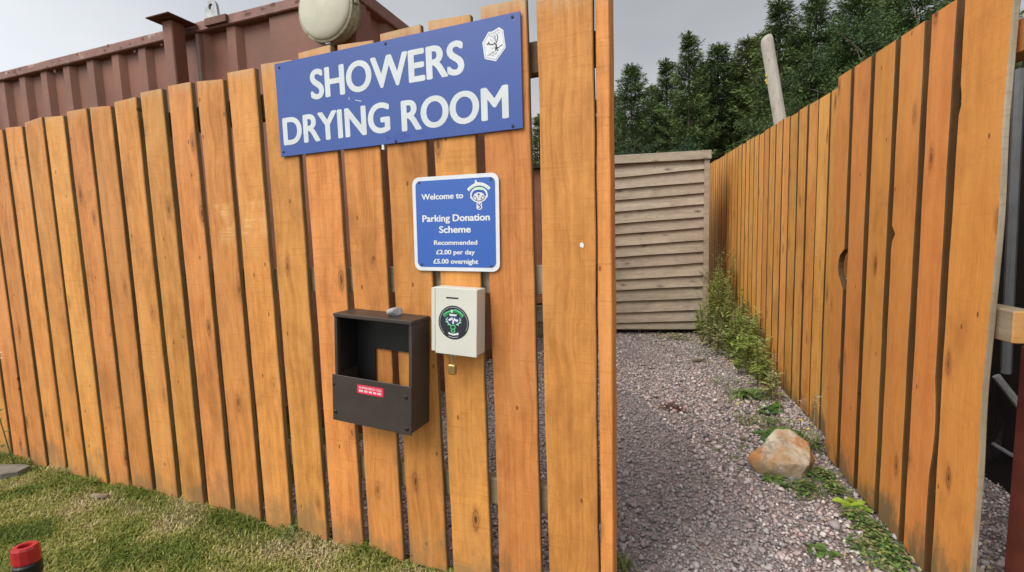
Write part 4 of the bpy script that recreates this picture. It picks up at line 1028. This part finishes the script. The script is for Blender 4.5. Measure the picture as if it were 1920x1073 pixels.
def tall_weed(name, loc, h, seed, label, group, green=(0.10, 0.16, 0.035), plume=False, leafL=0.10):
    r = random.Random(seed); o = thing(name, label, 'weed', loc, r.uniform(0, 6.28), group)
    ms, ml = MB(), MB()
    lean = Vector((r.uniform(-.12, .12), r.uniform(-.12, .12), 1))
    pts = [Vector((lean.x * h * f * f, lean.y * h * f * f, h * f)) for f in (0, .2, .4, .6, .8, 1)]
    sc = (0.13, 0.13, 0.045) if r.random() < 0.6 else (0.2, 0.07, 0.04)
    ms.cc = sc; ms.tube(pts, [0.004, 0.0036, 0.003, 0.0026, 0.002, 0.001], 5)
    k = int(h / 0.0065); ang = r.uniform(0, 6)
    for i in range(k):
        f = 0.06 + 0.92 * i / k; p = pts[0].lerp(pts[-1], f); p.x = lean.x * h * f * f; p.y = lean.y * h * f * f
        ang += 2.4 + r.uniform(-.4, .4); L = leafL * (1.05 - 0.72 * f) * r.uniform(.7, 1.25)
        v = r.uniform(.6, 1.35); c = tuple(x * v for x in green)
        if r.random() < 0.14: c = (0.26 * v, 0.22 * v, 0.08 * v)
        if plume and f > 0.68: c = (0.27 * v, 0.26 * v, 0.15 * v); L *= 0.5
        leaf(ml, p, (math.cos(ang), math.sin(ang), r.uniform(.3, 1.5)), (0, 0, 1), L * 1.15, L * r.uniform(.10, .17), c, r.uniform(.1, .6), 2)
    for b in range(int(h * 15)):   # side shoots
        f = r.uniform(.15, .75); p = Vector((lean.x * h * f * f, lean.y * h * f * f, h * f)); a = r.uniform(0, 6.28); l = h * r.uniform(.14, .3)
        e = p + Vector((math.cos(a) * l * .7, math.sin(a) * l * .7, l * .8)); ms.cc = sc; ms.tube([p, p.lerp(e, .5) + Vector((0, 0, -.01)), e], [.002, .0016, .0008], 4)
        for j in range(11):
            g = (j + 1) / 11; pp = p.lerp(e, g); a2 = r.uniform(0, 6.28); v = r.uniform(.6, 1.4); L = leafL * .6 * r.uniform(.6, 1.1)
            leaf(ml, pp, (math.cos(a2), math.sin(a2), .5), (0, 0, 1), L, L * .15, tuple(x * v for x in green), .3, 2)
    ms.build('stem', M_leaf, o); ml.build('foliage', M_leaf, o)
    return o
rw = random.Random(21)
spots = []
for (px, py, h) in ((1322, 625, .72), (1336, 632, 1.08), (1330, 640, .80), (1348, 645, .92), (1352, 660, .55), (1362, 650, .66), (1375, 665, .72), (1384, 655, .62), (1388, 680, .5), (1398, 690, .55), (1405, 672, .6),
                    (1412, 700, .48), (1418, 688, .52), (1425, 712, .42), (1432, 722, .36), (1310, 632, .35), (1345, 668, .38), (1366, 676, .42), (1438, 738, .30), (1330, 655, .5), (1356, 640, .9), (1370, 640, .78), (1380, 672, .55), (1395, 662, .68), (1402, 708, .4), (1424, 698, .5), (1420, 730, .36), (1385, 705, .38), (1446, 752, .26), (1318, 650, .45), (1340, 650, .85)):
    q = on_ground(px, py); spots.append((q[0], q[1], h))
for i, (x, y, h) in enumerate(spots):
    pl = (i % 3 == 1)
    tall_weed('willowherb', (x, y, 0.004), h * rw.uniform(.92, 1.08), 100 + i,
              'tall green weed with pale seedy top in the clump by the shed corner' if pl else 'bushy narrow leaved green weed in the clump along the far fence foot',
              'pale topped weeds by the shed corner' if pl else 'bushy green weeds along the far fence', plume=pl, green=(0.32, 0.40, 0.10) if not pl else (0.40, 0.42, 0.18))

def rosette(name, px, py, n, L, w, cols, label, seed, rise=(.1, .6), cat='weed', droop=.35, spread=0.0, parent_group=None):
    r = random.Random(seed); q = on_ground(px, py); o = thing(name, label, cat, (q[0], q[1], 0.004), 0, parent_group); mb = MB()
    for i in range(n):
        a = r.uniform(0, 6.28); v = r.uniform(.75, 1.3); c = cols[r.randrange(len(cols))]; s = spread * math.sqrt(r.random()); b = r.uniform(0, 6.28)
        leaf(mb, (s * math.cos(b), s * math.sin(b), 0.004 + r.uniform(0, .012)), (math.cos(a), math.sin(a), r.uniform(*rise)), (0, 0, 1), L * r.uniform(.6, 1.2), w * r.uniform(.7, 1.2), tuple(x * v for x in c), droop, 4)
    mb.build('foliage', M_leaf, o); return o
dockc = [(0.07, 0.16, 0.03), (0.10, 0.20, 0.035), (0.055, 0.12, 0.03)]
rosette('dock_plant', 1452, 822, 11, 0.19, 0.042, dockc, 'broad leaved dark green dock plant just behind the ochre boulder', 5, (.05, .5))
rosette('grass_tuft', 1518, 845, 60, 0.17, 0.004, [(0.16, 0.2, 0.06), (0.24, 0.25, 0.11), (0.1, 0.15, 0.04)], 'tuft of fine grass between the ochre boulder and the right fence', 6, (.6, 2.2), 'grass tuft', .5, .06)
rosette('yellow_leaf_plant', 1600, 955, 13, 0.052, 0.021, [(0.36, 0.48, 0.05), (0.30, 0.44, 0.05)], 'bright yellow green leafed seedling on the gravel by the right fence', 7, (.2, .8), 'plant', .25, .03)
rosette('grass_tuft', 1395, 745, 70, 0.19, 0.006, [(0.13, 0.22, 0.05), (0.17, 0.25, 0.06), (0.09, 0.15, 0.035)], 'arching green grass tuft on the gravel below the tall weeds', 8, (.25, 1.1), 'grass tuft', .6, .07)
rosette('leafy_weed', 1440, 775, 16, 0.085, 0.026, dockc, 'low round leaved weed at the foot of the tall weed clump', 9, (.1, .7), 'weed', .3, .08)
rosette('leafy_weed', 1540, 1040, 16, 0.05, 0.016, [(0.12, 0.2, 0.05), (0.09, 0.15, 0.035)], 'small rosette weed alone on the gravel at the bottom of the photo', 10, (.1, .5), 'weed', .3, .03)
rosette('leafy_weed', 1447, 905, 26, 0.055, 0.012, [(0.13, 0.22, 0.05), (0.09, 0.16, 0.04)], 'small green weed on the gravel at the left foot of the boulder', 13, (.1, .6), 'weed', .3, .05)
rosette('moss_tuft', 1262, 770, 90, 0.05, 0.004, [(0.10, 0.045, 0.03), (0.14, 0.07, 0.045)], 'dead reddish brown tuft in the middle of the gravel path', 14, (.02, .35), 'tuft', .2, .07)
rosette('grass_tuft', 1158, 1068, 60, 0.07, 0.0035, [(0.16, 0.22, 0.05), (0.22, 0.25, 0.08)], 'small grass tuft on the gravel at the foot of the open fence end', 15, (.4, 1.8), 'grass tuft', .4, .04)
rosette('grass_tuft', 552, 1008, 80, 0.085, 0.003, [(0.13, 0.21, 0.04), (0.2, 0.24, 0.08)], 'longer grass tuft against the fence foot at the grass edge', 16, (.7, 2.5), 'grass tuft', .4, .05)
rosette('grass_tuft', 1270, 636, 60, 0.10, 0.005, [(0.12, 0.16, 0.05), (0.24, 0.22, 0.09)], 'thin grass tuft growing along the bottom edge of the shed', 17, (.3, 1.2), 'grass tuft', .4, .15)

# buttercups by the boulder
q = on_ground(1500, 828)
bc = thing('buttercup', 'small plant with two yellow flowers beside the boulder', 'flower', (q[0], q[1], 0.004), 0)
ms, mf = MB(), MB()
for (dx, dy, hh) in ((0.0, 0.0, 0.115), (0.02, -0.03, 0.075)):
    ms.cc = (0.13, 0.18, 0.04); ms.tube([(0, 0, 0), (dx * .5, dy * .5, hh * .6), (dx, dy, hh)], [.0022, .0018, .0014], 5)
    for k in range(5): leaf(mf, (dx, dy, hh), (math.cos(k * 1.257), math.sin(k * 1.257), .5), (0, 0, 1), .014, .006, (0.85, 0.62, 0.02), .1, 2)
for k in range(8): leaf(ms, (0, 0, 0.01), (math.cos(k * .8), math.sin(k * .8), .6), (0, 0, 1), .06, .01, (0.1, 0.17, 0.04), .3, 2)
ms.build('stem', M_leaf, bc); mf.build('flower', M_leaf, bc)

# dry seed stalks
def stalk(px, py, h, lean, seed, label):
    r = random.Random(seed); q = on_ground(px, py); o = thing('dry_grass_stalk', label, 'grass stalk', (q[0], q[1], 0.004), 0); mb = MB()
    mb.cc = (0.42, 0.35, 0.2); P = [Vector((lean[0] * f * f * h, lean[1] * f * f * h, h * f)) for f in (0, .3, .6, .85, 1)]; mb.tube(P, [.002, .0018, .0015, .0012, .0008], 5)
    mh = MB()
    for i in range(16):
        f = r.uniform(.8, 1.0); p = Vector((lean[0] * f * f * h, lean[1] * f * f * h, h * f)); a = r.uniform(0, 6.28)
        leaf(mh, p, (math.cos(a), math.sin(a), r.uniform(.2, 1.2)), (0, 0, 1), .03 * r.uniform(.6, 1.3), .003, (0.55 * r.uniform(.7, 1.2), 0.45, 0.27), .3, 2)
    mb.build('stem', M_leaf, o); mh.build('seed_head', M_leaf, o)
stalk(1462, 792, 0.42, (-.12, .0), 1, 'tall dry straw stalk leaning beside the far fence panel')
stalk(1490, 800, 0.16, (.25, 0), 2, 'short dry stalk with a seed head at the foot of the far panel')
stalk(1522, 845, 0.29, (.12, .06), 3, 'dry stalk with a pale seed head against the edge of the near panel')
stalk(1448, 770, 0.28, (-.1, -.1), 4, 'reddish dry stalk at the near end of the tall weeds')

# creeping ground cover along the fence foot
def ground_cover():
    mb = MB(); r = random.Random(77)
    pal = [(0.10, 0.19, 0.05), (0.15, 0.25, 0.06), (0.08, 0.15, 0.05), (0.24, 0.30, 0.08), (0.30, 0.27, 0.12)]
    clusters = [(1540, 900, .09, 330), (1510, 925, .09, 260), (1565, 925, .07, 190), (1470, 850, .05, 60), (1600, 975, .06, 120), (1632, 1000, .07, 200), (1645, 1030, .08, 220), (1672, 1045, .06, 160), (1610, 1035, .05, 50), (1665, 1068, .09, 200),
                (1475, 765, .1, 110), (1430, 800, .13, 110), (1400, 790, .15, 90), (1360, 720, .2, 140), (1320, 665, .25, 160), (1250, 640, .3, 120), (1385, 850, .2, 50), (1460, 800, .15, 120), (1420, 745, .15, 160)]
    for px, py, rad, n in clusters:
        q = on_ground(px, py)
        for i in range(n):
            s = rad * math.sqrt(r.random()) * r.uniform(.4, 1.15); b = r.uniform(0, 6.28); x, y = q[0] + s * math.cos(b), q[1] + s * math.sin(b)
            if (np.array([x, y]) - RO[:2]) @ RN[:2] < 0.012: continue
            a = r.uniform(0, 6.28); v = r.uniform(.7, 1.35); c = pal[r.randrange(5)]
            leaf(mb, (x, y, r.uniform(.008, .02) + .05 * max(0, 1 - s / rad) * r.random()), (math.cos(a), math.sin(a), r.uniform(-.1, .6)), (0, 0, 1), r.uniform(.009, .026), r.uniform(.003, .008), tuple(z * v for z in c), .3, 2)
    o = mb.build('ground_cover', M_leaf); tag(o, 'low creeping green weeds spreading along the foot of the right fence', 'weeds', kind='stuff')
ground_cover()

# tiny flower at the far left, moss on the boards above the brown box
q = L2W(-2.86, -0.06, 0)
fl = thing('flower', 'tiny white and pink flower on a thin stem at the far left edge', 'flower', tuple(q), 0)
zz = 0.648
ms, mf = MB(), MB(); ms.cc = (0.1, 0.16, 0.04); ms.tube([(0, 0, 0), (-0.05, 0, zz * .5), (-0.06, 0, zz * .8), (0, 0, zz)], [.003, .0025, .002, .002], 5)
for k in range(7): leaf(ms, (-0.05, 0, zz * (.15 + .06 * k)), (math.cos(k * 2.4), math.sin(k * 2.4), .5), (0, 0, 1), .05, .009, (.1, .16, .04), .3, 2)
for dz, c in ((-0.03, (.8, .75, .6)), (0.0, (.8, .75, .7)), (0.03, (.7, .25, .2))):
    for k in range(6): leaf(mf, (0, 0, zz + dz), (math.cos(k * 1.05), math.sin(k * 1.05), .5), (0, 0, 1), .016, .007, c, .1, 2)
ms.build('stem', M_leaf, fl); mf.build('flower', M_leaf, fl)

# ================================================================== TREES
def conifer_crown(seed, h, rad, base_f, dens=1.0):
    """whorls of drooping boughs carrying flat needle sprays; a pointed, ragged outline"""
    r = np.random.default_rng(seed); V, C = [], []; limbs = []
    z = base_f * h; a0 = 0
    while z < h * 0.985:
        f = (z - base_f * h) / (h - base_f * h)
        nb = int(r.integers(5, 8)); a0 += r.uniform(0.3, 0.9); wt_ = r.uniform(0.72, 1.12)
        for b in range(nb):
            a = a0 + b * 2 * math.pi / nb + r.normal(0, 0.2)
            R = rad * ((1 - f) ** 0.85 * 0.93 + 0.07) * wt_ * r.uniform(0.62, 1.12)
            if f < 0.3: R *= r.uniform(0.55, 1.0)
            zz = z + r.normal(0, 0.08); rise = 0.55 * f - 0.12 + r.normal(0, 0.10)
            dirh = np.array([math.cos(a), math.sin(a), 0.0]); side = np.array([-dirh[1], dirh[0], 0.0])
            limbs.append((zz, dirh * R + np.array([0, 0, R * rise])))
            tone = r.uniform(0.6, 1.35); m_ = max(3, int(R * 11))
            for j in range(m_):
                g = (j + 0.6) / m_
                if g < 0.15: continue
                p = np.array([0, 0, zz]) + dirh * R * g + np.array([0, 0, R * rise * g - 0.30 * R * g * (1 - g) + 0.10 * R * g ** 3])
                half = 0.34 * R * (1 - g) ** 0.7 * (0.5 + g) + 0.06
                for s_ in range(17):
                    o = r.uniform(-1, 1); q = p + side * half * o + np.array([0, 0, r.normal(0, 0.045) - 0.10 * abs(o) * half]) + dirh * r.normal(0, 0.06)
                    d = dirh * r.uniform(.3, 1.2) + side * o * 0.9 + np.array([0, 0, r.normal(0.05, 0.35)]); d /= np.linalg.norm(d)
                    L = r.uniform(0.12, 0.27); w = np.cross(d, r.normal(size=3) * 0.6 + np.array([0, 0, 1.0])); w /= np.linalg.norm(w) + 1e-6; w *= L * r.uniform(0.06, 0.11)
                    V += [q, q + d * L * .5 + w, q + d * L, q + d * L * .5 - w]
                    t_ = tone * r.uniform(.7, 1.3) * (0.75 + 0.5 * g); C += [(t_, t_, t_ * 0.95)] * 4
        z += r.uniform(0.20, 0.34) * (1.1 - 0.35 * f)
    for s_ in range(70):
        q = np.array([0, 0, h * 0.93 + r.random() * h * 0.07]); d = r.normal(size=3); d[2] = abs(d[2]) + .4; d /= np.linalg.norm(d); L = r.uniform(.10, .24); w = np.cross(d, r.normal(size=3)); w /= np.linalg.norm(w); w *= L * .15
        V += [q, q + d * L * .55 + w, q + d * L, q + d * L * .55 - w]; C += [(1, 1, 1)] * 4
    return np.array(V), np.array(C), limbs
TREE_LABELS = ['dark green conifer with a narrow pointed top in the stand beyond the shed', 'bluish green conifer with a broad ragged crown in the stand beyond the shed', 'olive green conifer with a loose open crown in the stand beyond the shed']
protos = []
for i, (h, rad, bf, tint) in enumerate(((10.0, 2.5, 0.24, (0.105, 0.142, 0.052)), (10.0, 3.0, 0.20, (0.100, 0.145, 0.056)), (10.0, 2.7, 0.26, (0.140, 0.160, 0.052)))):
    t = thing('conifer', TREE_LABELS[i], 'tree', (0, 0, 0), 0, ('narrow conifers beyond the shed', 'broad conifers beyond the shed', 'loose conifers beyond the shed')[i])
    V, C, limbs = conifer_crown(40 + i, h, rad, bf)
    n = len(V) // 4; Fi = np.arange(n * 4).reshape(n, 4)
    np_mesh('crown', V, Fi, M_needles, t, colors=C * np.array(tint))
    mb = MB(); mb.tube([(0, 0, 0), (0.03, 0.02, 3), (-0.02, 0.03, 6.5), (0, 0, 9.7)], [0.17, 0.14, 0.08, 0.015], 8)
    for zz, e in limbs[::2]:
        mb.tube([(0, 0, zz), tuple(np.array([0, 0, zz]) + e * .5 + np.array([0, 0, -.04])), tuple(np.array([0, 0, zz]) + e * .95)], [.03, .02, .006], 4, False)
    rr = random.Random(i)
    for k in range(26):   # dead snags below the crown
        zz = rr.uniform(2.0, 4.5); a = rr.uniform(0, 6.28); l = rr.uniform(.4, 1.3); mb.tube([(0, 0, zz), (math.cos(a) * l, math.sin(a) * l, zz + rr.uniform(-.2, .2))], [.018, .004], 4, False)
    mb.build('trunk', M_bark, t); protos.append(t)
used = set()
def place_tree(k, x, y, h, rot, wide):
    src = protos[k]; s = h / 10.0
    if k not in used: used.add(k); o = src
    else:
        o = src.copy(); COL.objects.link(o)
        for ch in src.children: c = ch.copy(); COL.objects.link(c); c.parent = o
    o.location = (x, y, 0); o.scale = (s * wide, s * wide, s); o.rotation_euler = (0, 0, rot)
rt_ = random.Random(9)
front = [(1010, 215, 30, 0), (1062, 205, 29, 1), (1115, 190, 30, 0), (1152, 178, 31, 2), (1183, 124, 26, 1), (1222, 160, 29, 2), (1250, 112, 27, 0), (1292, 62, 25, 0), (1322, 120, 28, 1), (1346, 86, 26, 1), (1376, 118, 29, 2), (1402, 70, 26, 2), (1432, 62, 28, 1),
         (1463, -2, 23, 0), (1500, 60, 26, 2), (1532, -6, 22, 1), (1572, 50, 24, 0), (1608, -16, 21, 1), (1642, -22, 23, 2), (1680, -12, 22, 0), (1722, -40, 20, 1), (1790, -60, 21, 0), (1860, -80, 22, 2)]
for px, py, Y, k in front:
    q = at_depth(px, py, Y); place_tree(k, q[0], Y, q[2], rt_.uniform(0, 6.28), rt_.uniform(.80, 1.02))
for i in range(26):   # rows behind
    px = 1020 + i * 34 + rt_.uniform(-10, 10); sky_y = 282 - (px - 1000) * 0.30 + rt_.uniform(-10, 45); Y = rt_.uniform(32, 40); q = at_depth(px, max(sky_y, -60), Y)
    place_tree(rt_.randrange(3), q[0], Y, q[2], rt_.uniform(0, 6.28), rt_.uniform(1.0, 1.3))
# young broadleaf saplings over the right fence
def bush(px, py, Y, rad, seed, tint, label, hz=None):
    r = np.random.default_rng(seed); q = at_depth(px, py, Y); h = q[2]; o = thing('sapling', label, 'tree', (q[0], Y, 0), 0)
    n = 15000; ctr = r.normal(0, 1, (26, 3)) * np.array([rad * .5, rad * .5, h * .22]) + np.array([0, 0, h * .62]); ci = r.integers(0, 26, n)
    P = ctr[ci] + r.normal(0, .22, (n, 3)) * rad * .6; P = P[(P[:, 2] > .3) & (P[:, 2] < h)]; n = len(P)
    d = r.normal(size=(n, 3)); d /= np.linalg.norm(d, axis=1)[:, None]; w = np.cross(d, r.normal(size=(n, 3))); w /= np.linalg.norm(w, axis=1)[:, None]; L = r.uniform(.035, .085, n)[:, None]
    V = np.stack([P, P + d * L * .5 + w * L * .3, P + d * L, P + d * L * .5 - w * L * .3], 1).reshape(-1, 3)
    C = np.array(tint)[None] * (r.uniform(.6, 1.1, 26)[ci[:n] % 26] * r.uniform(.75, 1.3, n))[:, None]
    np_mesh('crown', V, np.arange(n * 4).reshape(n, 4), M_leaf, o, colors=np.repeat(C, 4, 0))
    mb = MB(); mb.cc = (.1, .08, .06); mb.tube([(0, 0, 0), (0.05, 0, h * .5), (0, 0, h * .85)], [.06, .04, .01], 6)
    for c in ctr[:14]: mb.tube([(0.03, 0, max(.3, c[2] - 1.1)), (c[0] * .7, c[1] * .7, c[2] - .25)], [.02, .006], 4)
    mb.build('trunk', M_bark, o)
bush(1535, 110, 13.5, 1.5, 1, (0.10, 0.16, 0.05), 'pale green bushy young tree showing over the top of the right fence')
bush(1620, 55, 13.0, 1.5, 2, (0.06, 0.10, 0.035), 'mid green bushy young tree behind the right fence top')
bush(1728, -5, 12.0, 1.3, 3, (0.08, 0.13, 0.04), 'light green leafy tree above the near panel of the right fence')
bush(1420, 225, 15.0, 1.4, 4, (0.07, 0.10, 0.03), 'low olive bush behind the right fence left of the leaning post')
bush(1285, 268, 18.0, 1.6, 5, (0.045, 0.085, 0.04), 'dark green bush showing just above the shed roof')
bush(1185, 262, 18.0, 1.5, 6, (0.05, 0.075, 0.04), 'dull green bush above the left end of the shed roof')

# drop any empty vertex helper
for o in list(bpy.data.objects):
    if o.type == 'MESH' and len(o.data.vertices) == 0: bpy.data.objects.remove(o)
